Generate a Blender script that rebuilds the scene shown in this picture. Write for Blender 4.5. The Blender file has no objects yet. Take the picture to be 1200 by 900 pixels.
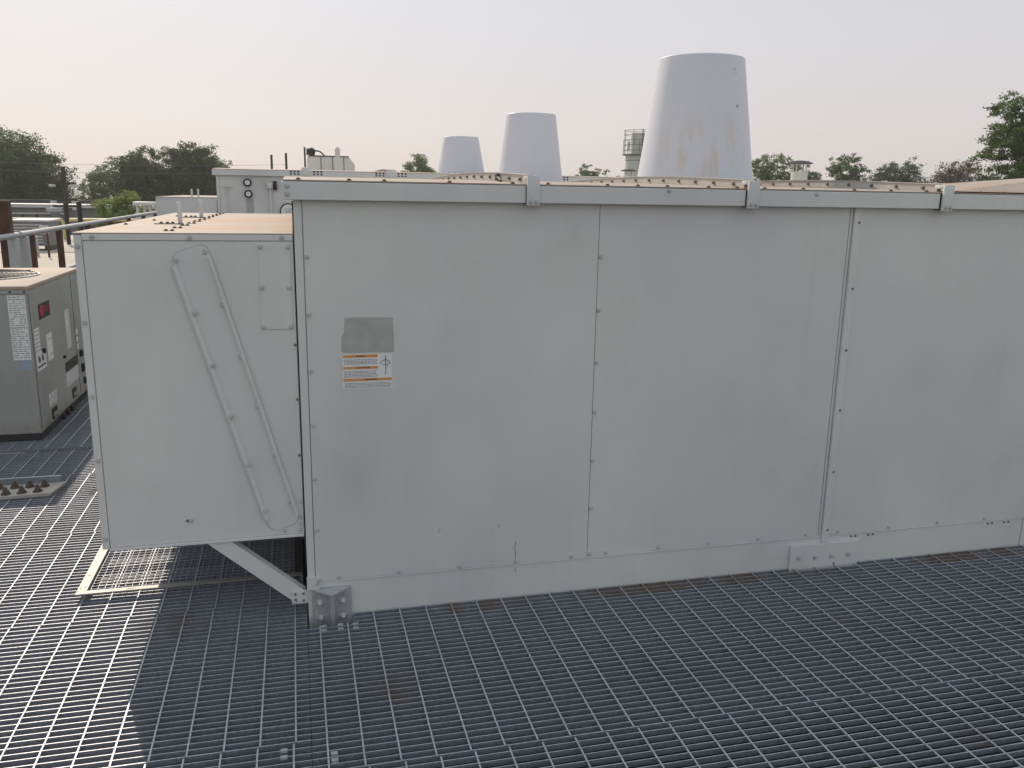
import bpy, bmesh, math, random
import numpy as np
from mathutils import Vector, Matrix

random.seed(7)
RNG = np.random.default_rng(11)
scene = bpy.context.scene
COL = scene.collection

# ------------------------------------------------------------------ camera
cd = bpy.data.cameras.new('camera')
cam = bpy.data.objects.new('camera', cd)
COL.objects.link(cam)
cd.sensor_fit = 'HORIZONTAL'
cd.sensor_width = 36.0
cd.lens = 29.878
cd.clip_start = 0.05
cd.clip_end = 5000
R_ = Vector((0.96957567, -0.24424042, 0.0164207))
U_ = Vector((0.0377576, 0.21549163, 0.97577545))
F_ = Vector((0.24186233, 0.94546813, -0.21815737))
cam.matrix_world = Matrix(((R_.x, U_.x, -F_.x, 0.0), (R_.y, U_.y, -F_.y, 0.0),
                           (R_.z, U_.z, -F_.z, 1.58687), (0, 0, 0, 1)))
scene.camera = cam

# ------------------------------------------------------------------ sky and sun
SUN_ELEV = math.radians(37.0)
SUN_AZ = math.radians(-16.7)          # measured from +Y towards +X
world = bpy.data.worlds.new('World')
scene.world = world
world.use_nodes = True
wn, wl = world.node_tree.nodes, world.node_tree.links
wn.clear()
sky = wn.new('ShaderNodeTexSky')
sky.sky_type = 'NISHITA'
sky.sun_disc = False
sky.sun_elevation = SUN_ELEV
sky.sun_rotation = SUN_AZ
sky.altitude = 50
sky.air_density = 1.0
sky.dust_density = 1.7
sky.ozone_density = 1.0
hs = wn.new('ShaderNodeHueSaturation')
hs.inputs['Saturation'].default_value = 0.85
bg = wn.new('ShaderNodeBackground')
bg.inputs['Strength'].default_value = 0.11
wo = wn.new('ShaderNodeOutputWorld')
hz = wn.new('ShaderNodeMix')                      # even, smoky haze veiling the clear sky
hz.data_type = 'RGBA'
hc = wn.new('ShaderNodeMix')                      # pinkish smoke low down, cooler above
hc.data_type = 'RGBA'
hc.inputs[6].default_value = (6.80, 6.08, 5.98, 1.0)
hc.inputs[7].default_value = (6.9, 7.5, 8.0, 1.0)
wl.new(hc.outputs[2], hz.inputs[7])
tc = wn.new('ShaderNodeTexCoord')                 # the haze thins with height
sx = wn.new('ShaderNodeSeparateXYZ')
mr = wn.new('ShaderNodeMapRange')
mr.inputs['From Min'].default_value = 0.0
mr.inputs['From Max'].default_value = 0.75
mr.inputs['To Min'].default_value = 0.86
mr.inputs['To Max'].default_value = 0.62
wl.new(tc.outputs['Generated'], sx.inputs[0])
wl.new(sx.outputs['Z'], mr.inputs['Value'])
wl.new(mr.outputs[0], hz.inputs[0])
mc = wn.new('ShaderNodeMapRange')
mc.inputs['From Min'].default_value = 0.02
mc.inputs['From Max'].default_value = 0.50
wl.new(sx.outputs['Z'], mc.inputs['Value'])
wl.new(mc.outputs[0], hc.inputs[0])
wl.new(sky.outputs[0], hs.inputs['Color'])
wl.new(hs.outputs[0], hz.inputs[6])
wl.new(hz.outputs[2], bg.inputs['Color'])
wl.new(bg.outputs[0], wo.inputs['Surface'])

sd = bpy.data.lights.new('sun', 'SUN')
sd.energy = 3.3
sd.angle = math.radians(0.6)
sd.color = (1.0, 0.85, 0.69)
sun = bpy.data.objects.new('sun', sd)
COL.objects.link(sun)
to_sun = Vector((math.sin(SUN_AZ) * math.cos(SUN_ELEV), math.cos(SUN_AZ) * math.cos(SUN_ELEV), math.sin(SUN_ELEV)))
sun.rotation_euler = to_sun.to_track_quat('Z', 'Y').to_euler()
sun.location = to_sun * 40

scene.view_settings.view_transform = 'Standard'
scene.view_settings.look = 'None'
scene.view_settings.gamma = 1.0
scene.view_settings.exposure = 0.0
scene.view_settings.use_curve_mapping = False
scene.render.engine = 'CYCLES'


# ------------------------------------------------------------------ materials
def rgb(c):
    return (c[0], c[1], c[2], 1.0)


class NT:
    """small helper round a material's node tree"""
    def __init__(self, name):
        self.mat = bpy.data.materials.new(name)
        self.mat.use_nodes = True
        self.n = self.mat.node_tree.nodes
        self.l = self.mat.node_tree.links
        self.b = self.n['Principled BSDF']
        self.geo = self.n.new('ShaderNodeNewGeometry')

    def pos(self, scale=(1, 1, 1), offset=(0, 0, 0)):
        m = self.n.new('ShaderNodeMapping')
        m.inputs['Scale'].default_value = scale
        m.inputs['Location'].default_value = offset
        self.l.new(self.geo.outputs['Position'], m.inputs['Vector'])
        return m.outputs[0]

    def noise(self, scale, detail=4, rough=0.55, vec=None, dist=0.0):
        t = self.n.new('ShaderNodeTexNoise')
        t.inputs['Scale'].default_value = scale
        t.inputs['Detail'].default_value = detail
        t.inputs['Roughness'].default_value = rough
        t.inputs['Distortion'].default_value = dist
        self.l.new(vec if vec is not None else self.geo.outputs['Position'], t.inputs['Vector'])
        return t.outputs['Fac']

    def voronoi(self, scale, vec=None):
        t = self.n.new('ShaderNodeTexVoronoi')
        t.inputs['Scale'].default_value = scale
        self.l.new(vec if vec is not None else self.geo.outputs['Position'], t.inputs['Vector'])
        return t.outputs['Color']

    def ramp(self, fac, stops):
        r = self.n.new('ShaderNodeValToRGB')
        els = r.color_ramp.elements
        els[0].position, els[0].color = stops[0][0], rgb(stops[0][1])
        els[1].position, els[1].color = stops[-1][0], rgb(stops[-1][1])
        for p, c in stops[1:-1]:
            e = els.new(p)
            e.color = rgb(c)
        self.l.new(fac, r.inputs['Fac'])
        return r.outputs['Color']

    def mask(self, fac, lo, hi):
        m = self.n.new('ShaderNodeMapRange')
        m.inputs['From Min'].default_value = lo
        m.inputs['From Max'].default_value = hi
        m.interpolation_type = 'SMOOTHSTEP'
        self.l.new(fac, m.inputs['Value'])
        return m.outputs['Result']

    def mix(self, fac, a, b, mode='MIX'):
        m = self.n.new('ShaderNodeMix')
        m.data_type = 'RGBA'
        m.blend_type = mode
        ins = {s.identifier: s for s in m.inputs}
        for sock, v in ((ins['Factor_Float'], fac), (ins['A_Color'], a), (ins['B_Color'], b)):
            if hasattr(v, 'is_output'):
                self.l.new(v, sock)
            elif isinstance(v, (tuple, list)):
                sock.default_value = rgb(v)
            else:
                sock.default_value = v
        return [o for o in m.outputs if o.identifier == 'Result_Color'][0]

    def math(self, op, a, b=0.0):
        m = self.n.new('ShaderNodeMath')
        m.operation = op
        for i, v in enumerate((a, b)):
            if hasattr(v, 'is_output'):
                self.l.new(v, m.inputs[i])
            else:
                m.inputs[i].default_value = v
        return m.outputs[0]

    def xyz(self):
        s = self.n.new('ShaderNodeSeparateXYZ')
        self.l.new(self.geo.outputs['Position'], s.inputs[0])
        return s.outputs

    def spot(self, centre, radius):
        d = self.n.new('ShaderNodeVectorMath')
        d.operation = 'DISTANCE'
        self.l.new(self.geo.outputs['Position'], d.inputs[0])
        d.inputs[1].default_value = centre
        return self.mask(d.outputs['Value'], radius, radius * 0.15)

    def bump(self, h, strength, dist=0.01):
        b = self.n.new('ShaderNodeBump')
        b.inputs['Strength'].default_value = strength
        b.inputs['Distance'].default_value = dist
        self.l.new(h, b.inputs['Height'])
        self.l.new(b.outputs[0], self.b.inputs['Normal'])

    def set(self, color=None, rough=None, metal=None, spec=None):
        for k, v in (('Base Color', color), ('Roughness', rough), ('Metallic', metal), ('Specular IOR Level', spec)):
            if v is None:
                continue
            s = self.b.inputs[k]
            if hasattr(v, 'is_output'):
                self.l.new(v, s)
            elif isinstance(v, (tuple, list)):
                s.default_value = rgb(v)
            else:
                s.default_value = v
        return self.mat


def mat_plain(name, c, rough=0.6, metal=0.0, var=0.12, scale=9.0):
    t = NT(name)
    n = t.noise(scale, 5, 0.6)
    col = t.ramp(n, [(0.3, tuple(x * (1 - var) for x in c)), (0.7, tuple(min(1, x * (1 + var)) for x in c))])
    return t.set(col, rough, metal)


def mat_paint(name, c, streak=0.5):
    t = NT(name)
    big = t.noise(1.3, 3, 0.5, t.pos((1, 1, 0.8)))
    fine = t.noise(38, 4, 0.65)
    streaks = t.noise(2.2, 5, 0.6, t.pos((9, 9, 0.35)))
    col = t.ramp(big, [(0.25, (c[0] * 0.80, c[1] * 0.83, c[2] * 0.82)), (0.40, (c[0] * 0.95, c[1] * 0.93, c[2] * 0.97)), (0.55, c), (0.75, (c[0] * 1.07, c[1] * 1.08, c[2] * 1.06))])
    blot = t.noise(4.5, 4, 0.6, t.pos((1, 1, 0.6)))
    col = t.mix(t.math('MULTIPLY', t.mask(blot, 0.48, 0.75), 0.16), col, (c[0] * 0.72, c[1] * 0.70, c[2] * 0.66))
    col = t.mix(t.math('MULTIPLY', t.mask(streaks, 0.50, 0.80), 0.20 * streak), col, (0.27, 0.25, 0.21))
    col = t.mix(t.math('MULTIPLY', t.mask(fine, 0.60, 0.78), 0.10), col, (0.22, 0.21, 0.18))
    specks = t.noise(170, 2, 0.5)
    col = t.mix(t.math('MULTIPLY', t.mask(specks, 0.72, 0.78), 0.25), col, (0.14, 0.13, 0.11))
    wav = t.noise(2.4, 2, 0.5)
    h = t.math('ADD', t.math('MULTIPLY', wav, 1.0), t.math('MULTIPLY', fine, 0.012))
    t.bump(h, 0.22, 0.035)
    return t.set(col, t.ramp(big, [(0.2, (0.42,) * 3), (0.8, (0.56,) * 3)]), 0.0, 0.35)


def mat_roof(name):
    """paint gone pinkish and rust stained where rain stands"""
    t = NT(name)
    base = (0.41, 0.37, 0.335)
    big = t.noise(2.1, 4, 0.6, t.pos((1.6, 0.8, 1)), 0.6)
    mid = t.noise(5.5, 5, 0.65, t.pos((1.0, 2.6, 1)), 0.4)
    fine = t.noise(60, 4, 0.6)
    col = t.ramp(big, [(0.3, base), (0.7, (0.41, 0.335, 0.275))])
    col = t.mix(t.math('MULTIPLY', t.mask(mid, 0.45, 0.66), 0.75), col, (0.40, 0.25, 0.155))
    for c_, r_ in (((-0.10, 3.55, 1.44), 0.38), ((-0.07, 4.5, 1.44), 0.55), ((-0.28, 4.2, 1.44), 0.28), ((-0.05, 3.3, 1.44), 0.20), ((-0.30, 3.45, 1.44), 0.16)):
        col = t.mix(t.math('MULTIPLY', t.math('MULTIPLY', t.spot(c_, r_), t.mask(mid, 0.30, 0.60)), 0.7), col, (0.42, 0.235, 0.13))
    col = t.mix(t.math('MULTIPLY', t.mask(fine, 0.55, 0.75), 0.22), col, (0.33, 0.24, 0.17))
    t.bump(fine, 0.05, 0.01)
    return t.set(col, 0.68, 0.0, 0.3)


def mat_galv(name, c=(0.435, 0.46, 0.51), metal=0.36, rust=True):
    t = NT(name)
    sp = t.voronoi(130)
    sep = t.n.new('ShaderNodeSeparateColor')
    t.l.new(sp, sep.inputs[0])
    big = t.noise(3.2, 4, 0.6)
    fine = t.noise(90, 3, 0.6)
    col = t.ramp(sep.outputs[0], [(0.0, tuple(x * 0.82 for x in c)), (1.0, tuple(x * 1.12 for x in c))])
    col = t.mix(t.math('MULTIPLY', t.mask(big, 0.42, 0.75), 0.30), col, tuple(x * f for x, f in zip(c, (0.66, 0.64, 0.60))))
    col = t.mix(t.math('MULTIPLY', t.mask(fine, 0.55, 0.8), 0.18), col, (0.16, 0.15, 0.14))
    if rust:                                             # tops lightened, sides darkened: light and shade put into the colour
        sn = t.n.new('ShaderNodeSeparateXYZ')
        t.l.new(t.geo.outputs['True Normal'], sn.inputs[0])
        top_light = t.mask(sn.outputs[2], 0.45, 0.75)
        col = t.mix(top_light, t.mix(1.0, col, (0.66, 0.66, 0.67), 'MULTIPLY'), t.mix(1.0, col, (1.22, 1.22, 1.21), 'MULTIPLY'))
    rough = 0.52
    if rust:
        rn = t.noise(7.0, 5, 0.7)
        x, y, z = t.xyz()
        band = t.math('MULTIPLY', t.mask(y, 2.965, 2.995), t.mask(y, 3.10, 3.08))
        bandx = t.mask(t.noise(1.9, 3, 0.7, t.pos((1, 0, 0), (3.1, 0, 0))), 0.45, 0.55)
        bandx = t.math('MULTIPLY', bandx, t.mask(x, 0.30, 0.5))
        m = t.math('MULTIPLY', band, bandx)
        for cpos, r in (((0.255, 2.53, 0.0), 0.12), ((0.265, 2.47, 0.0), 0.06), ((-0.50, 3.10, 0.0), 0.16), ((1.95, 1.88, 0), 0.10), ((2.0, 2.62, 0), 0.06), ((-1.05, 4.7, 0), 0.10)):
            s = t.math('MULTIPLY', t.spot(cpos, r), t.mask(rn, 0.33, 0.62))
            m = t.math('MAXIMUM', m, s)
        m = t.math('MAXIMUM', m, t.math('MULTIPLY', t.mask(t.noise(2.7, 6, 0.75), 0.68, 0.80), 0.35))
        col = t.mix(t.math('MULTIPLY', m, 0.65), col, t.ramp(rn, [(0.3, (0.11, 0.07, 0.04)), (0.7, (0.22, 0.14, 0.07))]))
        met = t.math('MULTIPLY', t.math('SUBTRACT', 1.0, m), metal)
        t.set(metal=met)
    else:
        t.set(metal=metal)
    t.bump(fine, 0.08, 0.004)
    return t.set(col, rough)


def mat_cone(name):
    t = NT(name)
    x, y, z = t.xyz()
    big = t.noise(1.6, 3, 0.5)
    strk = t.noise(3.0, 5, 0.65, t.pos((5, 5, 0.9)))
    col = t.ramp(big, [(0.3, (0.68, 0.70, 0.75)), (0.7, (0.71, 0.73, 0.78))])
    a = t.math('MULTIPLY', t.mask(strk, 0.44, 0.64), t.mask(z, 2.16, 1.85))
    spot = t.spot((2.05, 4.12, 1.82), 0.36)
    col = t.mix(t.math('MULTIPLY', t.math('MULTIPLY', a, spot), 0.55), col, (0.66, 0.52, 0.35))
    fine = t.noise(70, 3, 0.6)
    col = t.mix(t.math('MULTIPLY', t.mask(fine, 0.62, 0.8), 0.2), col, (0.35, 0.33, 0.3))
    # paired soot flecks high on the flank
    for c in ((2.235, 4.20, 2.235), (2.245, 4.20, 2.215), (2.25, 4.19, 2.05), (2.25, 4.16, 1.93)):
        col = t.mix(t.math('MULTIPLY', t.spot(c, 0.014), 0.75), col, (0.08, 0.08, 0.08))
    t.bump(t.noise(4.0, 2, 0.5), 0.03, 0.02)
    return t.set(col, 0.45, 0.0, 0.4)


def mat_foliage(name, dark, light, trans=0.25):
    t = NT(name)
    n = t.noise(0.55, 3, 0.6)
    n2 = t.noise(6.0, 2, 0.5)
    col = t.ramp(n, [(0.32, dark), (0.68, light)])
    col = t.mix(t.math('MULTIPLY', n2, 0.55), col, tuple(min(1, x * 1.5) for x in light))
    t.set(col, 0.55, 0.0, 0.25)
    tr = t.n.new('ShaderNodeBsdfTranslucent')
    t.l.new(col, tr.inputs['Color'])
    mx = t.n.new('ShaderNodeMixShader')
    mx.inputs[0].default_value = trans
    out = [x for x in t.n if x.type == 'OUTPUT_MATERIAL'][0]
    t.l.new(t.b.outputs[0], mx.inputs[1])
    t.l.new(tr.outputs[0], mx.inputs[2])
    t.l.new(mx.outputs[0], out.inputs['Surface'])
    return t.mat


def mat_rust(name):
    t = NT(name)
    n = t.noise(12, 6, 0.7, t.pos((1, 1, 0.4)))
    return t.set(t.ramp(n, [(0.3, (0.05, 0.024, 0.016)), (0.7, (0.12, 0.055, 0.034))]), 0.85)


def mat_cabinet(name):
    t = NT(name)
    c = (0.36, 0.37, 0.345)
    big = t.noise(2.0, 4, 0.6)
    x, y, z = t.xyz()
    col = t.ramp(big, [(0.3, tuple(v * 0.9 for v in c)), (0.7, tuple(v * 1.1 for v in c))])
    low = t.math('MULTIPLY', t.mask(z, 0.14, 0.03), t.mask(t.noise(11, 5, 0.7), 0.38, 0.62))
    col = t.mix(t.math('MULTIPLY', low, 0.8), col, (0.27, 0.18, 0.11))
    st = t.noise(3, 5, 0.6, t.pos((7, 7, 0.4)))
    col = t.mix(t.math('MULTIPLY', t.mask(st, 0.52, 0.75), 0.3), col, (0.24, 0.2, 0.15))
    return t.set(col, 0.5, 0.0, 0.35)


MAT = {}
PAINT = (0.675, 0.675, 0.64)
MAT['paint'] = mat_paint('grey_paint', PAINT, 0.25)
MAT['paint2'] = mat_paint('grey_paint_trim', tuple(x * 1.02 for x in PAINT), 0.4)
MAT['gasket'] = mat_plain('grey_gasket', (0.44, 0.445, 0.43), 0.8)
MAT['brightzinc'] = mat_plain('bright_zinc', (0.66, 0.67, 0.68), 0.36, 0.65, 0.1, 40)
MAT['seam'] = mat_plain('seam_sealant', (0.06, 0.06, 0.058), 0.8)
MAT['beige'] = mat_plain('beige_flange_paint', (0.50, 0.475, 0.43), 0.6, 0, 0.1, 6)
MAT['roof'] = mat_roof('weathered_roof')
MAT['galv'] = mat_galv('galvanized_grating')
MAT['zinc'] = mat_galv('galvanized_bracket', (0.46, 0.465, 0.465), 0.25, False)
MAT['frame'] = mat_galv('screen_frame_steel', (0.33, 0.32, 0.30), 0.3, False)
MAT['bolt'] = mat_plain('painted_bolt', (0.50, 0.505, 0.495), 0.45, 0.0, 0.12, 30)
MAT['rustybolt'] = mat_plain('rusty_bolt', (0.13, 0.10, 0.08), 0.8, 0.2, 0.35, 60)
MAT['flbolt'] = mat_plain('weathered_bolt', (0.24, 0.20, 0.16), 0.7, 0.1, 0.3, 60)
MAT['cone'] = mat_cone('white_gelcoat')
MAT['rust'] = mat_rust('rusted_steel')
MAT['cab'] = mat_cabinet('condenser_paint')
MAT['white'] = mat_plain('white_label', (0.78, 0.78, 0.76), 0.55, 0, 0.06, 20)
MAT['ink'] = mat_plain('black_ink', (0.06, 0.06, 0.065), 0.7)
MAT['greyink'] = mat_plain('grey_ink', (0.22, 0.23, 0.26), 0.7)
MAT['blueink'] = mat_plain('blue_grey_ink', (0.30, 0.36, 0.44), 0.7)
MAT['orange'] = mat_plain('orange_print', (0.66, 0.30, 0.09), 0.55)
MAT['red'] = mat_plain('red_print', (0.50, 0.03, 0.06), 0.5)
MAT['black'] = mat_plain('black_plastic', (0.015, 0.015, 0.016), 0.5)
MAT['dark'] = mat_plain('dark_steel', (0.05, 0.05, 0.052), 0.6, 0.3)
MAT['cream'] = mat_plain('cream_paint', (0.44, 0.42, 0.385), 0.6, 0, 0.12, 7)
MAT['residue'] = mat_plain('sticker_residue', (0.43, 0.43, 0.40), 0.75, 0, 0.10, 26)
MAT['membrane'] = mat_plain('roof_membrane', (0.045, 0.045, 0.047), 0.9, 0, 0.3, 2)
MAT['tan'] = mat_plain('tan_roof', (0.52, 0.46, 0.385), 0.9, 0, 0.12, 0.5)
MAT['wallgrey'] = mat_plain('grey_wall', (0.20, 0.20, 0.20), 0.8, 0, 0.15, 0.6)
MAT['whitebld'] = mat_plain('white_metal', (0.62, 0.61, 0.58), 0.5, 0, 0.08, 1.0)
MAT['glassdark'] = mat_plain('dark_glass', (0.03, 0.035, 0.04), 0.15)
MAT['yellow'] = mat_plain('yellow_pipe', (0.55, 0.45, 0.20), 0.5)
MAT['ground'] = mat_plain('ground_cover', (0.09, 0.10, 0.055), 0.95, 0, 0.4, 0.05)
MAT['bark'] = mat_plain('bark', (0.08, 0.065, 0.05), 0.9, 0, 0.3, 4)
MAT['pole'] = mat_plain('weathered_pole', (0.06, 0.045, 0.036), 0.9, 0, 0.3, 4)
MAT['oak'] = mat_foliage('oak_leaves', (0.042, 0.072, 0.028), (0.085, 0.125, 0.045), 0.4)
MAT['lime'] = mat_foliage('young_leaves', (0.13, 0.19, 0.05), (0.26, 0.32, 0.10), 0.5)
MAT['green'] = mat_foliage('green_leaves', (0.055, 0.098, 0.028), (0.11, 0.165, 0.05), 0.42)
MAT['brownleaf'] = mat_foliage('bronze_leaves', (0.065, 0.055, 0.04), (0.12, 0.09, 0.065), 0.2)


# ------------------------------------------------------------------ mesh helpers
ORIG = {}


def origin_of(o):
    return ORIG.get(o.name, Vector((0, 0, 0))) if o else Vector((0, 0, 0))


def tag(o, label, cat, group=None):
    o['label'] = label
    o['category'] = cat
    if group:
        o['group'] = group
    return o


def root(name, loc, label=None, cat=None, group=None, kind=None):
    o = bpy.data.objects.new(name, None)
    o.empty_display_size = 0.2
    COL.objects.link(o)
    o.location = loc
    ORIG[o.name] = Vector(loc)
    if label:
        tag(o, label, cat, group)
    if kind:
        o['kind'] = kind
    return o


def link(name, mesh, parent, loc=None, rot=None):
    o = bpy.data.objects.new(name, mesh)
    COL.objects.link(o)
    if parent:
        o.parent = parent
        base = origin_of(parent)
    else:
        base = Vector((0, 0, 0))
    if loc is not None:
        o.location = Vector(loc) - base
        ORIG[o.name] = Vector(loc)
    else:
        ORIG[o.name] = base
    if rot:
        o.rotation_euler = rot
    return o


class MB:
    def __init__(self):
        self.v, self.f = [], []

    def add(self, vs, fs):
        k = len(self.v)
        self.v += [tuple(v) for v in vs]
        self.f += [tuple(i + k for i in f) for f in fs]
        return self

    def box(self, lo, hi, bev=0.0):
        (a, b, c), (d, e, f) = lo, hi
        a, d = min(a, d), max(a, d)
        b, e = min(b, e), max(b, e)
        c, f = min(c, f), max(c, f)
        if bev <= 0:
            return self.add([(a, b, c), (d, b, c), (d, e, c), (a, e, c), (a, b, f), (d, b, f), (d, e, f), (a, e, f)],
                            [(0, 3, 2, 1), (4, 5, 6, 7), (0, 1, 5, 4), (1, 2, 6, 5), (2, 3, 7, 6), (3, 0, 4, 7)])
        bm = bmesh.new()
        bmesh.ops.create_cube(bm, size=1.0)
        for v in bm.verts:
            v.co = Vector(((a + d) / 2 + v.co.x * (d - a), (b + e) / 2 + v.co.y * (e - b), (c + f) / 2 + v.co.z * (f - c)))
        bev = min(bev, 0.45 * min(d - a, e - b, f - c))
        bmesh.ops.bevel(bm, geom=list(bm.edges), offset=bev, segments=2, affect='EDGES', profile=0.5)
        bm.verts.index_update()
        self.add([v.co[:] for v in bm.verts], [[v.index for v in fc.verts] for fc in bm.faces])
        bm.free()
        return self

    def cyl(self, p0, p1, r0, r1=None, n=12, caps=True):
        r1 = r0 if r1 is None else r1
        p0, p1 = Vector(p0), Vector(p1)
        d = (p1 - p0).normalized()
        u = d.orthogonal().normalized()
        w = d.cross(u)
        vs = []
        for p, r in ((p0, r0), (p1, r1)):
            for i in range(n):
                a = 2 * math.pi * i / n
                vs.append(p + r * (math.cos(a) * u + math.sin(a) * w))
        fs = [(i, (i + 1) % n, n + (i + 1) % n, n + i) for i in range(n)]
        if caps:
            fs += [tuple(reversed(range(n))), tuple(range(n, 2 * n))]
        return self.add(vs, fs)

    def tube(self, pts, r, n=8):
        for a, b in zip(pts[:-1], pts[1:]):
            self.cyl(a, b, r, n=n)
        return self

    def prism(self, poly, d0, d1, axis='y'):
        """2D outline extruded; axis y: outline in x,z; axis x: outline in y,z; axis z: outline in x,y"""
        n = len(poly)

        def P(u, w, d):
            return {'y': (u, d, w), 'x': (d, u, w), 'z': (u, w, d)}[axis]
        vs = [P(u, w, d0) for u, w in poly] + [P(u, w, d1) for u, w in poly]
        fs = [tuple(range(n)), tuple(reversed(range(n, 2 * n)))]
        fs += [(i, n + i, n + (i + 1) % n, (i + 1) % n) for i in range(n)]
        return self.add(vs, fs)

    def lathe(self, c, prof, n=48):
        """prof: list of (r, z) going round an open or closed section"""
        k = len(prof)
        vs = []
        for i in range(n):
            a = 2 * math.pi * i / n
            for r, z in prof:
                vs.append((c[0] + r * math.cos(a), c[1] + r * math.sin(a), z))
        fs = []
        for i in range(n):
            j = (i + 1) % n
            for q in range(k - 1):
                fs.append((i * k + q, j * k + q, j * k + q + 1, i * k + q + 1))
        return self.add(vs, fs)

    def mesh(self, name, mat, off=Vector((0, 0, 0)), smooth=False):
        me = bpy.data.meshes.new(name)
        me.from_pydata([(x - off.x, y - off.y, z - off.z) for x, y, z in self.v], [], self.f)
        bm = bmesh.new()
        bm.from_mesh(me)
        bmesh.ops.recalc_face_normals(bm, faces=bm.faces)
        bm.to_mesh(me)
        bm.free()
        me.materials.append(MAT[mat] if isinstance(mat, str) else mat)
        if smooth:
            for p in me.polygons:
                p.use_smooth = True
            try:
                me.set_sharp_from_angle(angle=math.radians(32))
            except Exception:
                pass
        me.update()
        return me

    def build(self, name, mat, parent=None, smooth=False):
        return link(name, self.mesh(name, mat, origin_of(parent), smooth), parent)


def boxpart(name, lo, hi, mat, parent, bev=0.0015):
    return MB().box(lo, hi, bev).build(name, mat, parent)


def bolt_mesh(name, mat, r=0.0065, w=0.0088, h=0.0055, axis=(0, -1, 0)):
    a = Vector(axis)
    m = MB().cyl((0, 0, 0), a * 0.0018, w, w * 0.93, 14)
    m.cyl(a * 0.0018, a * (0.0018 + h), r, r * 0.9, 6)
    m.cyl(a * (0.0018 + h), a * (0.0018 + h * 1.18), r * 0.72, r * 0.5, 8)
    return m.mesh(name, mat)


BOLT_Y = bolt_mesh('bolt', 'bolt')
SCREW_Y = bolt_mesh('screw', 'flbolt', 0.004, 0.0055, 0.003)
BIGBOLT_Y = bolt_mesh('bolt', 'brightzinc', 0.0105, 0.015, 0.009)
PLATEBOLT_Y = bolt_mesh('bolt', 'bolt', 0.0095, 0.012, 0.009)
FLBOLT_X = bolt_mesh('bolt', 'flbolt', 0.006, 0.0085, 0.008, (-1, 0, 0))
NUT_Z = bolt_mesh('nut', 'rustybolt', 0.0065, 0.0095, 0.0042, (0, 0, 1))


def bolts(mesh, pts, parent, y=None, name='bolt'):
    for p in pts:
        loc = (p[0], y, p[1]) if y is not None else p
        link(name, mesh, parent, loc, (0, random.uniform(0, 1.0), 0) if y is not None else None)


def text_part(s, size, mat, parent, loc, rot, name='lettering', width=None):
    cu = bpy.data.curves.new('txt', 'FONT')
    cu.body = s
    cu.size = size
    cu.align_x = 'CENTER'
    cu.align_y = 'CENTER'
    cu.extrude = 0.0003
    ob = bpy.data.objects.new('txt', cu)
    COL.objects.link(ob)
    dg = bpy.context.evaluated_depsgraph_get()
    me = bpy.data.meshes.new_from_object(ob.evaluated_get(dg))
    bpy.data.objects.remove(ob)
    me.materials.clear()
    me.materials.append(MAT[mat])
    o = link(name, me, parent, loc, rot)
    if width and me.vertices:
        xs = [v.co.x for v in me.vertices]
        k = width / max(1e-6, max(xs) - min(xs))
        for v in me.vertices:
            v.co.x *= k
    return o


FACE_Y = (math.radians(90), 0, 0)                     # text on a face looking to -Y
FACE_X = (math.radians(90), 0, math.radians(90))      # text on a face looking to +X

# ================================================================== SETTING
g = MB()
g.add([(-2500, -2500, -6.2), (2500, -2500, -6.2), (2500, 2500, -6.2), (-2500, 2500, -6.2)], [(0, 1, 2, 3)])
go = g.build('ground', 'ground')
go['kind'] = 'structure'

rb = MB().box((-3.1, -6.0, -6.15), (16, 27.0, -0.95)).build('roof_deck', 'membrane')
rb['kind'] = 'structure'

# ------------------------------------------------------------------ steel grating floor
S_ROD, S_BAR = 0.1016, 0.03048
deck = root('grating_floor', (0, 0, 0), kind='structure')
BAR_T, BAR_H, ROD_T = 0.0031, 0.0170, 0.0054


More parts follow.
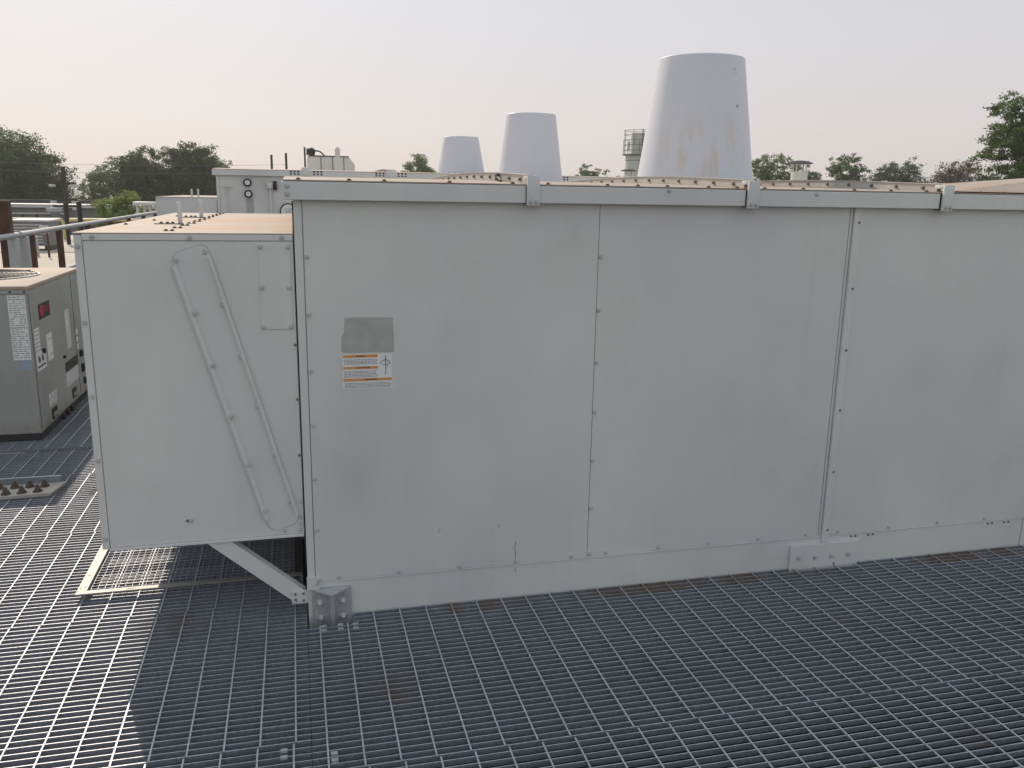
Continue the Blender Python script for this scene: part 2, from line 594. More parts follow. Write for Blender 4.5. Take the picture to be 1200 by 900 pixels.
def grating(x0, x1, y0, y1, rodx, single=True, cut=None, zoff=0.0, band=True, rows=None):
    """a panel: bearing bars along X, cross rods along Y, banding bars on the two long sides"""
    m = MB()
    if band:
        m.box((x0, y0, -BAR_H + zoff), (x1, y0 + 0.0038, zoff - 0.0002))
    else:
        m.box((x0, y0, -BAR_H + zoff), (x1, y0 + 0.005, 0.0002 + zoff))
    ys, y = [], y0 + S_BAR
    while y < y1 - 0.006:
        ys.append(y)
        y += S_BAR
    xs, x = [], rodx
    while x > x0 + S_ROD:
        x -= S_ROD
    while x < x0 + 0.01:
        x += S_ROD
    while x < x1 - 0.008:
        xs.append(x)
        x += S_ROD
    if single:
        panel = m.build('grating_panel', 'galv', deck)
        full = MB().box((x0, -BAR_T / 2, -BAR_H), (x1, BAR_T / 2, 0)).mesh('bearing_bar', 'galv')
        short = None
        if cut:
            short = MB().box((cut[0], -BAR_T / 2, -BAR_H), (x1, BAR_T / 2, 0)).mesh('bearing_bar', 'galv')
        for y in ys:
            me = short if (cut and y > cut[1]) else full
            link('bearing_bar', me, panel, (0, y, zoff + random.uniform(-0.0008, 0.0004)), (random.uniform(-0.012, 0.012), 0, random.uniform(-0.0002, 0.0002)))

        def rod(a, b):
            r = MB()
            n = max(2, int((b - a) / 0.045))
            for i in range(n):                              # twisted square rod
                u0, u1 = a + (b - a) * i / n, a + (b - a) * (i + 1) / n
                h = ROD_T / 2
                t0 = (0.0, 0.55, 0.2, 0.75)[i % 4]
                t1 = (0.0, 0.55, 0.2, 0.75)[(i + 1) % 4]
                vs = []
                for u, t in ((u0, t0), (u1, t1)):
                    for k in range(4):
                        an = t * 0.22 + math.pi / 4 + k * math.pi / 2
                        vs.append((h * 1.3 * math.cos(an), u, -h + h * 1.3 * math.sin(an)))
                r.add(vs, [(k, (k + 1) % 4, 4 + (k + 1) % 4, 4 + k) for k in range(4)])
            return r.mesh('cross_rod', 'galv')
        rf = rod(y0 + 0.003, y1 - 0.003)
        rs = rod(y0 + 0.003, cut[1]) if cut else None
        for x in xs:
            me = rs if (cut and x < cut[0]) else rf
            link('cross_rod', me, panel, (x, 0, zoff + 0.001))
        return panel
    for y in ys:
        m.box((x0, y - BAR_T / 2, -BAR_H + zoff), (x1, y + BAR_T / 2, zoff))
    for x in xs:
        m.box((x - ROD_T / 2, y0 + 0.003, -ROD_T + zoff + 0.001), (x + ROD_T / 2, y1 - 0.003, zoff + 0.001))
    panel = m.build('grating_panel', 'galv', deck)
    panel['kind'] = 'stuff'
    return panel


AX = -0.0513
grating(-2.95, -0.0075, 1.382, 2.292, AX - 0.006)
grating(-2.95, -0.0075, 2.296, 3.206, AX)
grating(-2.95, -0.018, 3.210, 4.120, AX + 0.004)
grating(-2.95, -0.018, 4.124, 5.034, AX - 0.003)
grating(-2.95, -0.018, 5.038, 5.560, AX + 0.004)
grating(-0.006, 5.2, 1.232, 2.139, 0.0386 + 0.010)
grating(-0.006, 5.2, 2.143, 3.0655, 0.0386, cut=(0.168, 2.985))
grating(-2.95, -0.018, 5.605, 6.515, AX + 0.026, single=False)
grating(-2.95, 16, 6.519, 9.0, AX + 0.02, single=False)
grating(-2.95, 16, 9.01, 13.0, AX - 0.02, single=False)
grating(5.21, 16, -1.0, 6.5, AX, single=False)
grating(-2.95, 5.2, -3.0, 1.225, AX, single=False)
for yb in (2.29, 3.9, 5.58, 8.9):                                   # beams that carry the grating
    MB().box((-2.95, yb - 0.05, -0.25), (15.5, yb + 0.05, -BAR_H - 0.03)).build('support_beam', 'dark', deck)
for xb in (-2.9, -0.03, 5.1):
    MB().box((xb - 0.03, -2.9, -0.24), (xb + 0.03, 2.235, -BAR_H - 0.03)).build('support_beam', 'dark', deck)

# saddle clips that hold the panels down
clip_m = MB()
for s in (-1, 1):
    clip_m.box((-0.010, s * 0.0155 - 0.006, -0.004), (0.010, s * 0.0155 + 0.006, 0.005), 0.001)
clip_m.box((-0.010, -0.0095, -0.016), (0.010, 0.0095, -0.013))
clip_me = clip_m.mesh('saddle_clip', 'zinc')
for x, y, z in ((0.052, 2.955, 0.001), (0.113, 2.955, 0.001), (0.168, 2.95, 0.001), (0.056, 2.20, 0.001), (-0.085, 2.245, 0.001)):
    link('saddle_clip', clip_me, deck, (x, y, z))


# ================================================================== COOLING UNITS
def cone_part(unit, cx, cy, zb, zt):
    r0, r1 = 0.316, 0.228
    prof = [(r0, zb), (r1, zt - 0.004), (r1 - 0.004, zt), (r1 - 0.011, zt - 0.003),
            (r0 - 0.02, zb + 0.01)]
    c = MB().lathe((cx, cy), prof, 72).build('fan_cone', 'cone', unit, True)
    fl = MB().lathe((cx, cy), [(r0 - 0.004, zb + 0.012), (r0 + 0.045, zb + 0.010), (r0 + 0.045, zb), (r0 - 0.004, zb)], 48)
    fl.build('base_flange', 'beige', c, True)
    for i in range(24):
        a = 2 * math.pi * (i + 0.5) / 24
        link('nut', NUT_Z, c, (cx + (r0 + 0.028) * math.cos(a), cy + (r0 + 0.028) * math.sin(a), zb + 0.0115))
    return c


def crown(y, y0, y1, zf, rise):
    t = (y - y0) / (y1 - y0)
    s = min(1.0, t / 0.46) if t < 0.46 else max(0.0, 1 - (t - 0.46) / 0.60)
    return zf + rise * math.sin(s * math.pi / 2)


def roof_sheet(unit, x0, x1, y0, y1, zf, rise, name='roof_panel'):
    m, N = MB(), 14
    top, bot = [], []
    for i in range(N + 1):
        y = y0 + (y1 - y0) * i / N
        z = crown(y, y0, y1, zf, rise)
        top += [(x0, y, z), (x1, y, z)]
        bot += [(x0, y, z - 0.004), (x1, y, z - 0.004)]
    k = len(top)
    fs = []
    for i in range(N):
        a = 2 * i
        fs += [(a, a + 1, a + 3, a + 2), (k + a, k + a + 2, k + a + 3, k + a + 1),
               (a, a + 2, k + a + 2, k + a), (a + 1, k + a + 1, k + a + 3, a + 3)]
    fs += [(0, k, k + 1, 1), (k - 2, k - 1, 2 * k - 1, 2 * k - 2)]
    m.add(top + bot, fs)
    return m.build(name, 'roof', unit, True)


def flange(unit, x, y0, y1, zf, zr, rise, n=15):
    """standing seam between two roof panels"""
    m, N = MB(), 14
    vs = []
    for sx in (-0.011, 0.011):
        for i in range(N + 1):
            y = y0 + (y1 - y0) * i / N
            vs += [(x + sx, y, crown(y, y0, y1, zr, rise * 0.75) - 0.03), (x + sx, y, crown(y, y0, y1, zf, rise))]
    k = 2 * (N + 1)
    fs = []
    for i in range(N):
        a = 2 * i
        fs += [(a, a + 2, a + 3, a + 1), (k + a, k + a + 1, k + a + 3, k + a + 2), (a + 1, a + 3, k + a + 3, k + a + 1)]
    fs += [(0, 1, k + 1, k), (k - 2, 2 * k - 2, 2 * k - 1, k - 1)]
    m.add(vs, fs)
    f = m.build('seam_flange', 'beige', unit, True)
    lipm = MB()
    for i in range(N):
        ya, yb = y0 + (y1 - y0) * i / N, y0 + (y1 - y0) * (i + 1) / N
        za, zb = crown(ya, y0, y1, zf, rise), crown(yb, y0, y1, zf, rise)
        for sx in ((-0.0155, 0.0155),):
            lipm.add([(x + sx[0], ya, za), (x + sx[1], ya, za), (x + sx[1], yb, zb), (x + sx[0], yb, zb),
                      (x + sx[0], ya, za + 0.003), (x + sx[1], ya, za + 0.003), (x + sx[1], yb, zb + 0.003), (x + sx[0], yb, zb + 0.003)],
                     [(0, 1, 2, 3), (4, 5, 6, 7), (0, 3, 7, 4), (1, 2, 6, 5), (0, 1, 5, 4), (2, 3, 7, 6)])
    lipm.build('flange_cap', 'beige', f)
    for i in range(n):
        y = y0 + 0.08 + (y1 - y0 - 0.2) * i / (n - 1)
        z = crown(y, y0, y1, zf, rise) - 0.017
        link('bolt', FLBOLT_X, f, (x - 0.011, y, z))
    return f


YF = 3.07
YB = 5.66
unit = root('cooling_unit', (0, YF, 0), 'long grey panelled rooftop cooling unit with tall white fan cone, nearest and filling the view', 'cooling unit',
            'cooling units standing in a row')
# body behind the panels
boxpart('casing', (0.006, YF + 0.006, -0.3), (5.2, YB, 1.60), 'paint', unit, 0.002)
# cladding panels
boxpart('corner_strip', (0.0, YF - 0.004, 0.142), (0.0275, YF + 0.0055, 1.556), 'paint2', unit)
p1 = boxpart('panel', (0.0305, YF - 0.0035, 0.140), (1.1125, YF + 0.0055, 1.556), 'paint', unit)
p2 = boxpart('panel', (1.1150, YF - 0.0015, 0.140), (2.1865, YF + 0.0055, 1.556), 'paint', unit)
p3 = boxpart('panel', (2.2400, YF - 0.0025, 0.140), (3.3200, YF + 0.0055, 1.556), 'paint', unit)
p4 = boxpart('panel', (3.3225, YF - 0.0015, 0.140), (5.195, YF + 0.0055, 1.556), 'paint', unit)
boxpart('seam_post', (2.2040, YF - 0.011, 0.108), (2.2375, YF + 0.0055, 1.556), 'paint2', unit, 0.002)
boxpart('seam_bead', (2.1905, YF - 0.0005, 0.142), (2.2015, YF + 0.0055, 1.556), 'paint2', unit, 0.002)
# skirt under the panels
boxpart('skirt', (0.0, YF - 0.002, -0.28), (3.284, YF + 0.0055, 0.1345), 'paint2', unit)
boxpart('skirt', (3.289, YF - 0.002, -0.28), (5.195, YF + 0.0055, 0.1345), 'paint2', unit)
boxpart('skirt_ledge', (0.03, YF - 0.0065, 0.1352), (5.19, YF + 0.0050, 0.1392), 'paint2', unit, 0.001)
bolts(BOLT_Y, [(0.040, z) for z in (1.361, 1.158, 0.954, 0.755, 0.549, 0.347)], unit, YF - 0.0035)
bolts(BOLT_Y, [(1.123, z) for z in (1.36, 1.155, 0.952, 0.752, 0.551, 0.349)], unit, YF - 0.0015)
bolts(SCREW_Y, [(2.227, z) for z in (1.496, 1.228, 0.97, 0.711, 0.435, 0.167)], unit, YF - 0.011, 'screw')
bolts(BOLT_Y, [(x, 0.150) for x in (0.116, 0.346, 0.582, 0.814, 1.046)], unit, YF - 0.0035)
bolts(BOLT_Y, [(x, 0.152) for x in (1.125, 1.197, 1.429, 1.66, 1.894, 2.127)], unit, YF - 0.0015)
bolts(BOLT_Y, [(x, 0.152) for x in (2.285, 2.548, 2.806, 3.064)], unit, YF - 0.0025)
bolts(SCREW_Y, [(x, 0.1225) for x in (2.357, 2.379, 2.445, 2.467, 3.088, 3.111, 3.179, 3.203)], unit, YF - 0.002, 'screw')
# scratches and a run of dirt in the paint
for pts, w in (([(0.811, 0.236), (0.806, 0.205), (0.812, 0.180), (0.809, 0.160)], 0.0010), ([(0.499, 0.298), (0.504, 0.312), (0.508, 0.318)], 0.0008),
               ([(0.8115, 0.118), (0.812, 0.106)], 0.0009), ([(0.735, 0.312), (0.745, 0.300)], 0.001)):
    m = MB()
    for (xa, za), (xb, zb) in zip(pts[:-1], pts[1:]):
        m.add([(xa - w, YF - 0.0040, za), (xa + w, YF - 0.0040, za), (xb + w, YF - 0.0040, zb), (xb - w, YF - 0.0040, zb)], [(0, 1, 2, 3)])
    m.build('scratch', 'seam', unit)

# front lip of the roof, one length per section, with joint covers
secs = [(-0.036, 0.8155), (0.8645, 1.692), (1.745, 2.5745), (2.6315, 3.455), (3.505, 5.2)]
LIP0, LIP1 = 1.5555, 1.6165
for a, b in secs:
    lp = boxpart('roof_lip', (a, 3.030, LIP0), (b, 3.0605, LIP1), 'paint2', unit, 0.0025)
lipside = boxpart('roof_lip', (-0.034, 3.0635, LIP0 + 0.001), (-0.003, YB + 0.03, LIP1 - 0.001), 'paint2', unit, 0.0025)
bolts(BOLT_Y, [(-0.018, 1.601), (-0.018, 1.574)], unit, 3.030)
bolts(BOLT_Y, [(1.372, 1.609), (2.0, 1.605)], unit, 3.030)
for k, cx in enumerate((0.840, 1.7185, 2.603, 3.48)):
    cv = MB()
    cv.box((cx - 0.0235, 3.0145, 1.5475), (cx + 0.0235, 3.0285, 1.652), 0.002)
    cv.box((cx - 0.0235, 3.0286, 1.6365), (cx + 0.0235, 3.075, 1.652), 0.002)
    j = cv.build('joint_cover', 'paint2', unit, True)
    bolts(BOLT_Y, [(cx - 0.010, 1.561), (cx + 0.012, 1.5605)], j, 3.0145)
    boxpart('joint_gap', (cx - 0.030, 3.034, 1.552), (cx + 0.030, 3.058, 1.612), 'seam', unit, 0)
# roof panels
redge = []
for i, (a, b) in enumerate(((-0.030, 0.827), (0.853, 1.7055), (1.7315, 2.590), (2.616, 3.467), (3.493, 5.2))):
    roof_sheet(unit, a, b, 3.0335, YB + 0.02, 1.6225, 0.026)
    x = a + 0.05
    while x < b - 0.02:
        redge.append((x, 3.050, 1.6230))
        x += random.choice((0.12, 0.17, 0.23))
boxpart('gasket', (-0.028, 3.036, 1.6168), (5.19, 3.09, 1.6198), 'seam', unit, 0)
for p in redge:
    link('nut', NUT_Z, unit, p)
for cx in (0.840, 1.7185, 2.603, 3.48):
    flange(unit, cx, 3.077, YB, 1.6545, 1.6225, 0.027)
# a scrap of dark strap bolted to the first seam
st = MB()
st.cyl((0.823, 3.52, 1.655), (0.800, 3.36, 1.637), 0.006, 0.005, 8)
st.box((0.815, 3.50, 1.640), (0.829, 3.535, 1.668), 0.002)
st.build('hold_down_strap', 'dark', unit)
# the raised, cross-broken cover on the fourth section
px0, px1, py0, py1 = 2.640, 4.60, 3.045, 3.62
MB().add([(px0, py0, 1.6275), (px1, py0, 1.6275), (px1, py1, 1.637), (px0, py1, 1.637), (3.62, 3.36, 1.722)],
         [(0, 1, 4), (1, 2, 4), (2, 3, 4), (3, 0, 4), (0, 3, 2, 1)]).build('raised_cover', 'roof', unit)
cone_part(unit, 2.150, 4.43, 1.655, 2.306)

# stickers on the first panel
rs = MB()
ol = [(0.163, 1.143), (0.20, 1.147), (0.335, 1.144), (0.338, 1.03), (0.337, 1.017), (0.160, 1.017), (0.148, 1.024), (0.150, 1.075), (0.160, 1.095)]
rs.prism(ol, YF - 0.0043, YF - 0.0036, 'y')
rs.build('sticker_residue', 'residue', unit)
lab = boxpart('warning_label', (0.152, YF - 0.0046, 0.883), (0.330, YF - 0.0037, 1.0125), 'white', unit, 0)
yl = YF - 0.0050
for z0, z1, xa, xb, word, wd in ((0.9995, 1.0100, 0.154, 0.278, 'WARNING', 0.030), (0.9570, 0.9670, 0.154, 0.278, 'ADVERTENCIA', 0.048),
                                 (0.9125, 0.9225, 0.154, 0.328, 'AVERTISSEMENT', 0.046)):
    boxpart('orange_band', (xa, yl, z0), (xb, yl + 0.0003, z1), 'orange', lab, 0)
    text_part(word, 0.0092, 'ink', lab, ((xa + xb) / 2 + (0.01 if word[0] == 'A' else 0), yl - 0.0004, (z0 + z1) / 2), FACE_Y, width=wd)
tl = MB()
for z0, z1, xa, xb in ((0.973, 0.996, 0.157, 0.276), (0.928, 0.953, 0.157, 0.276), (0.8875, 0.9085, 0.157, 0.325)):
    z = z1 - 0.004
    while z > z0:
        x = xa
        while x < xb - 0.004:
            w = random.uniform(0.004, 0.013)
            tl.box((x, yl - 0.0001, z - 0.0011), (min(x + w, xb), yl + 0.0002, z + 0.0011))
            x += w + 0.0025
        z -= 0.0052
tl.build('printed_text', 'greyink', lab)
pic = MB()                                              # small line drawing of a fan on a shaft
pic.tube([(0.3065, yl, 0.935), (0.3065, yl, 1.004)], 0.0012, 6)
arc = [(0.3055 + 0.0185 * math.cos(a), yl, 0.970 + 0.019 * math.sin(a)) for a in np.linspace(0.15, 3.0, 9)]
pic.tube(arc, 0.0009, 5)
pic.tube([(0.297, yl, 0.972), (0.311, yl, 0.969), (0.322, yl, 0.979)], 0.0009, 5)
pic.build('drawing', 'ink', lab)

# lifting bracket at the corner
br = boxpart('corner_bracket', (0.014, YF - 0.016, -0.20), (0.160, YF - 0.0025, 0.114), 'zinc', unit, 0.004)
MB().prism([(0.0795, -0.20), (0.0955, -0.20), (0.0955, 0.102), (0.0795, 0.102)], YF - 0.052, YF - 0.0162, 'y').build('rib', 'brightzinc', br)
MB().add([(0.024, YF - 0.0165, 0.110), (0.150, YF - 0.0165, 0.110), (0.0875, YF - 0.056, 0.103),
          (0.024, YF - 0.0165, 0.104), (0.150, YF - 0.0165, 0.104), (0.0875, YF - 0.056, 0.097)],
         [(0, 1, 2), (3, 5, 4), (0, 2, 5, 3), (1, 4, 5, 2), (0, 3, 4, 1)]).build('gusset', 'brightzinc', br)
bolts(BIGBOLT_Y, [(0.043, 0.056), (0.128, 0.056), (0.045, -0.006), (0.127, -0.007)], br, YF - 0.016)
cl = MB().prism([(-0.003, 0.112), (0.040, 0.112), (0.049, 0.124), (0.051, 0.142), (0.047, 0.158), (0.030, 0.164), (-0.003, 0.164)],
                YF - 0.012, YF - 0.0045, 'y').build('corner_clip', 'paint2', unit)
bolts(BOLT_Y, [(0.041, 0.148), (0.036, 0.136)], cl, YF - 0.012)
# splice plate on the skirt
sp = boxpart('splice_plate', (2.051, YF - 0.016, -0.22), (2.392, YF - 0.0022, 0.1065), 'paint2', unit, 0.002)
bolts(PLATEBOLT_Y, [(2.095, 0.050), (2.176, 0.0485), (2.257, 0.047), (2.340, 0.047)], sp, YF - 0.016)
bolts(PLATEBOLT_Y, [(2.175, -0.012), (2.262, -0.008), (2.340, -0.010)], sp, YF - 0.016)
bolts(SCREW_Y, [(2.272, 0.008)], sp, YF - 0.016)

# ------------------------------------------------------------------ air intake hood at the end of the unit
HX0, HX1, HY0, HZ0, HZ1 = -0.7005, -0.0045, 3.080, 0.338, 1.4325
hood = boxpart('intake_hood', (HX0 + 0.003, HY0 + 0.003, HZ0), (HX1, YB, HZ1), 'paint', unit, 0.002)
boxpart('edge_trim', (HX0, HY0 - 0.004, HZ0 - 0.006), (-0.6765, HY0 + 0.0026, HZ1 - 0.0005), 'paint2', hood)
boxpart('face_panel', (-0.674, HY0 - 0.0025, HZ0 - 0.002), (HX1 - 0.001, HY0 + 0.0026, 1.4135), 'paint', hood)
boxpart('lid_rim', (-0.6755, HY0 - 0.0045, 1.4160), (HX1 - 0.002, HY0 + 0.0027, 1.4365), 'paint2', hood)
boxpart('bottom_flange', (-0.676, HY0 - 0.011, 0.3255), (HX1 - 0.002, HY0 + 0.05, 0.3355), 'paint2', hood, 0.002)
boxpart('hood_roof', (HX0 - 0.004, HY0 - 0.003, 1.4370), (HX1 - 0.001, YB + 0.01, 1.4410), 'roof', hood, 0.001)
boxpart('gap_sealant', (-0.0045, HY0 + 0.012, 0.20), (0.0045, HY0 + 0.03, 1.55), 'seam', hood, 0)
# slanted slot cover with folded ribs
ov = [(-0.400, 1.345), (-0.397, 1.362), (-0.387, 1.375), (-0.318, 1.400), (-0.303, 1.400), (-0.291, 1.394), (-0.281, 1.375),
      (-0.025, 0.425), (-0.024, 0.405), (-0.028, 0.389), (-0.040, 0.377), (-0.098, 0.358), (-0.114, 0.360), (-0.128, 0.371), (-0.138, 0.396)]
slot = MB().prism(ov, HY0 - 0.0062, HY0 - 0.0034, 'y').build('slot_cover', 'paint', hood)
ocx, ocz = sum(q[0] for q in ov) / len(ov), sum(q[1] for q in ov) / len(ov)
MB().prism([(q[0] + math.copysign(0.0022, q[0] - ocx + (q[1] - ocz) * 0.27), q[1] + math.copysign(0.0022, q[1] - ocz)) for q in ov], HY0 - 0.0033, HY0 - 0.0026, 'y').build('slot_gasket', 'gasket', slot)


def rib(xa, za, xb, zb, w, d):
    dx, dz = xb - xa, zb - za
    L = math.hypot(dx, dz)
    nx, nz = -dz / L * w, dx / L * w
    prof = [(-1.0, 0.0), (-0.5, 0.8), (0.0, 1.0), (0.5, 0.8), (1.0, 0.0)]
    vs = []
    for (x, z) in ((xa, za), (xb, zb)):
        for t, h in prof:
            vs.append((x + nx * t, HY0 - 0.0061 - d * h, z + nz * t))
    n = len(prof)
    fs = [(i, i + 1, n + i + 1, n + i) for i in range(n - 1)] + [tuple(range(n)), tuple(range(2 * n - 1, n - 1, -1))]
    MB().add(vs, fs).build('folded_rib', 'paint2', slot, True)


rib(-0.397, 1.332, -0.138, 0.403, 0.0115, 0.014)
rib(-0.284, 1.362, -0.029, 0.412, 0.0085, 0.016)
bolts(BOLT_Y, [(-0.388, 1.350), (-0.339, 1.171), (-0.291, 0.987), (-0.241, 0.801), (-0.191, 0.62), (-0.141, 0.439)], slot, HY0 - 0.0200)
bolts(BOLT_Y, [(-0.297, 1.377), (-0.250, 1.197), (-0.200, 1.013), (-0.150, 0.829), (-0.101, 0.646), (-0.052, 0.462)], slot, HY0 - 0.0062)
hatch = boxpart('hatch_plate', (-0.1225, HY0 - 0.0062, 1.1085), (-0.0165, HY0 - 0.0026, 1.4020), 'paint', hood, 0.001)
bolts(BOLT_Y, [(-0.115, 1.394), (-0.024, 1.394), (-0.116, 1.255), (-0.024, 1.254), (-0.116, 1.117), (-0.023, 1.116)], hatch, HY0 - 0.0062)
bolts(BOLT_Y, [(-0.644, 1.427), (-0.343, 1.427), (-0.042, 1.427)], hood, HY0 - 0.0045)
bolts(BOLT_Y, [(-0.689, z) for z in (1.396, 1.144, 0.889, 0.661, 0.371)], hood, HY0 - 0.004)
bolts(BOLT_Y, [(-0.400, 0.417), (-0.074, 0.350), (-0.022, 0.350), (-0.013, 0.460), (-0.013, 0.400), (-0.0125, 0.375)], hood, HY0 - 0.0025)
bolts(SCREW_Y, [(-0.412, 0.418), (-0.012, 1.05), (-0.012, 0.85), (-0.012, 0.64)], hood, HY0 - 0.0025, 'screw')
# studs and nuts on the hood roof
for (x, y) in ((-0.459, 3.83), (-0.462, 4.73)):
    s_ = MB().box((x - 0.0085, y - 0.002, 1.4411), (x + 0.0085, y + 0.016, 1.531), 0.001)
    s_.build('stud', 'paint2', hood, True)
    boxpart('stud_foot', (x - 0.10, y - 0.012, 1.4411), (x + 0.012, y + 0.035, 1.4445), 'dark', hood, 0.001)
    for q in (-0.075, -0.05, -0.03):
        link('nut', NUT_Z, hood, (x + q, y + 0.01, 1.4446))
yy = 3.22
while yy < 5.6:
    link('nut', NUT_Z, hood, (-0.434, yy, 1.441))
    link('nut', NUT_Z, hood, (-0.414, yy, 1.441))
    yy += 0.232
for p in ((-0.62, 4.25), (-0.655, 3.75), (-0.60, 4.9)):
    link('nut', NUT_Z, hood, (p[0], p[1], 1.441))
# diagonal strut that carries the hood
sx0, sz0, sx1, sz1 = -0.315, 0.3245, -0.028, 0.078
dx, dz = sx1 - sx0, sz1 - sz0
L = math.hypot(dx, dz)
nx, nz = -dz / L * 0.029, dx / L * 0.029
strut = MB()
q = [(sx0 - nx, sz0 - nz), (sx1 - nx, sz1 - nz), (sx1 + nx, sz1 + nz), (sx0 + nx, sz0 + nz)]
q[0] = (-0.352, 0.3248)
q[3] = (-0.268, 0.3248)
strut.prism(q, HY0 - 0.002, HY0 + 0.003, 'y')
fl_ = [q[3], q[2]]
strut.add([(q[3][0], HY0 + 0.0031, q[3][1]), (q[2][0], HY0 + 0.0031, q[2][1]), (q[2][0], HY0 + 0.04, q[2][1]), (q[3][0], HY0 + 0.04, q[3][1]),
           (q[3][0] - 0.003, HY0 + 0.0031, q[3][1] - 0.003), (q[2][0] - 0.003, HY0 + 0.0031, q[2][1] - 0.003), (q[2][0] - 0.003, HY0 + 0.04, q[2][1] - 0.003), (q[3][0] - 0.003, HY0 + 0.04, q[3][1] - 0.003)],
          [(0, 1, 2, 3), (4, 7, 6, 5), (0, 4, 5, 1), (1, 5, 6, 2), (2, 6, 7, 3), (3, 7, 4, 0)])
so = strut.build('strut', 'paint2', unit)
boxpart('end_plate', (-0.061, HY0 - 0.008, 0.054), (-0.001, HY0 - 0.0022, 0.106), 'paint2', so, 0.001)
bolts(SCREW_Y, [(-0.047, 0.094), (-0.047, 0.072), (-0.017, 0.094), (-0.017, 0.066)], so, HY0 - 0.008, 'screw')
bolts(BOLT_Y, [(-0.050, 0.064)], so, HY0 - 0.008)


# ------------------------------------------------------------------ the two units behind, same kind
def rear_unit(label, x0, x1, yf, dz, conex, coney, caps, hoodx=None):
    """a neighbour of the near unit: casing, lip lengths with joint covers, roof, seams, cone"""
    u = root('cooling_unit', (x0, yf, 0), label, 'cooling unit', 'cooling units standing in a row')
    yb = yf + 2.59
    zt = 1.6165 + dz
    boxpart('casing', (x0 + 0.006, yf + 0.006, -0.3), (x1, yb, zt - 0.02), 'paint', u, 0.002)
    boxpart('corner_strip', (x0, yf - 0.003, 0.14), (x0 + 0.03, yf + 0.0055, zt - 0.061), 'paint2', u)
    xs = x0 + 0.034
    while xs < x1 - 0.5:
        xe = min(xs + 0.86, x1)
        boxpart('panel', (xs, yf - 0.003, 0.14), (xe - 0.004, yf + 0.0055, zt - 0.061), 'paint', u)
        xs = xe
    boxpart('skirt', (x0, yf - 0.002, -0.28), (x1, yf + 0.0055, 0.136), 'paint2', u)
    edges = [x0 - 0.036] + [v for c in caps for v in (c - 0.026, c + 0.026)] + [x1]
    for a, b in zip(edges[::2], edges[1::2]):
        boxpart('roof_lip', (a, yf - 0.04, zt - 0.061), (b, yf - 0.009, zt), 'paint2', u, 0.0025)
        roof_sheet(u, a + 0.004, b - 0.002, yf - 0.036, yb + 0.02, zt + 0.006, 0.030)
    boxpart('roof_lip', (x0 - 0.034, yf - 0.008, zt - 0.060), (x0 - 0.003, yb + 0.03, zt - 0.001), 'paint2', u, 0.0025)
    for c in caps:
        MB().box((c - 0.05, yf - 0.054, zt - 0.055), (c + 0.05, yf - 0.042, zt + 0.038), 0.002).build('joint_cover', 'paint2', u, True)
        flange(u, c, yf + 0.007, yb, zt + 0.036, zt + 0.006, 0.024)
        for s in (-1, 1):                                   # rows of drain slots beside the joint
            m = MB()
            for i in range(3):
                for j in range(2):
                    xx = c + s * (0.085 + 0.040 * i)
                    m.box((xx - 0.011, yf - 0.0412, zt - 0.042 + 0.026 * j), (xx + 0.011, yf - 0.0402, zt - 0.026 + 0.026 * j))
            m.build('drain_slots', 'black', u)
    cone_part(u, conex, coney, zt + 0.03, 2.304 if dz == 0 else 2.300)
    return u, yb, zt


rear_unit('grey cooling unit hidden behind the nearest one, topped by the middle white fan cone', 0.06, 5.2, 6.53, 0.0, 2.162, 7.91, (0.90, 1.76, 2.62, 3.50))
u3, u3b, u3t = rear_unit('farthest grey cooling unit with round gauges on its wall and the smallest white fan cone',
                         -0.80, 5.2, 9.99, 0.18, 2.161, 11.35, (0.155, 1.09, 2.55, 3.02))
# its gauges, conduit, drain pipe and hood


def gauge(x, z, r, yface):
    o = MB().cyl((x, yface, z), (x, yface - 0.03, z), r, r, 28).build('gauge', 'black', u3, True)
    MB().cyl((x, yface - 0.0301, z), (x, yface - 0.0315, z), r * 0.60 if r < 0.06 else r * 0.86, None, 28).build('dial', 'white', o)
    n = MB().box((x - r * 0.28, yface - 0.033, z - r * 0.04), (x + r * 0.25, yface - 0.0322, z + r * 0.05))
    if r > 0.06:
        n.box((x - r * 0.5, yface - 0.033, z + r * 0.25), (x + r * 0.5, yface - 0.0322, z + r * 0.31))
    n.build('needle', 'greyink', o)


y3 = 9.99 - 0.003
gauge(-0.475, 1.661, 0.044, y3)
gauge(-0.470, 1.540, 0.044, y3)
gauge(-0.052, 1.355, 0.092, y3)
for xa, xb, z in ((-0.42, -0.30, 1.662), (-0.37, -0.30, 1.545)):
    m = MB()
    x = xa
    while x < xb:
        w = random.uniform(0.008, 0.02)
        m.box((x, y3 - 0.0015, z - 0.007), (x + w, y3 - 0.0003, z + 0.007))
        x += w + 0.006
    m.build('gauge_caption', 'whitebld', u3)
m = MB().tube([(-0.237, y3 - 0.03, 0.2), (-0.237, y3 - 0.03, 1.62)], 0.013, 10)
m.box((-0.27, y3 - 0.06, 1.60), (-0.205, y3 - 0.001, 1.665), 0.006)
m.build('conduit', 'paint2', u3, True)
MB().cyl((-0.205, y3 - 0.03, 1.635), (-0.165, y3 - 0.03, 1.635), 0.045, 0.05, 16).build('horn', 'black', u3, True)
MB().tube([(-0.69, y3 - 0.012, 0.2), (-0.69, y3 - 0.012, 1.66)], 0.006, 8).box((-0.735, y3 - 0.03, 1.610), (-0.645, y3 - 0.001, 1.622)).build('drain_pipe', 'paint2', u3)
MB().box((-0.50, y3 - 0.0016, 0.6), (-0.42, y3 - 0.0004, 1.49)).build('stain_strip', 'residue', u3)
h3 = boxpart('intake_hood', (-1.430, 10.0, 0.5), (-0.806, 12.55, 1.492), 'paint', u3, 0.003)
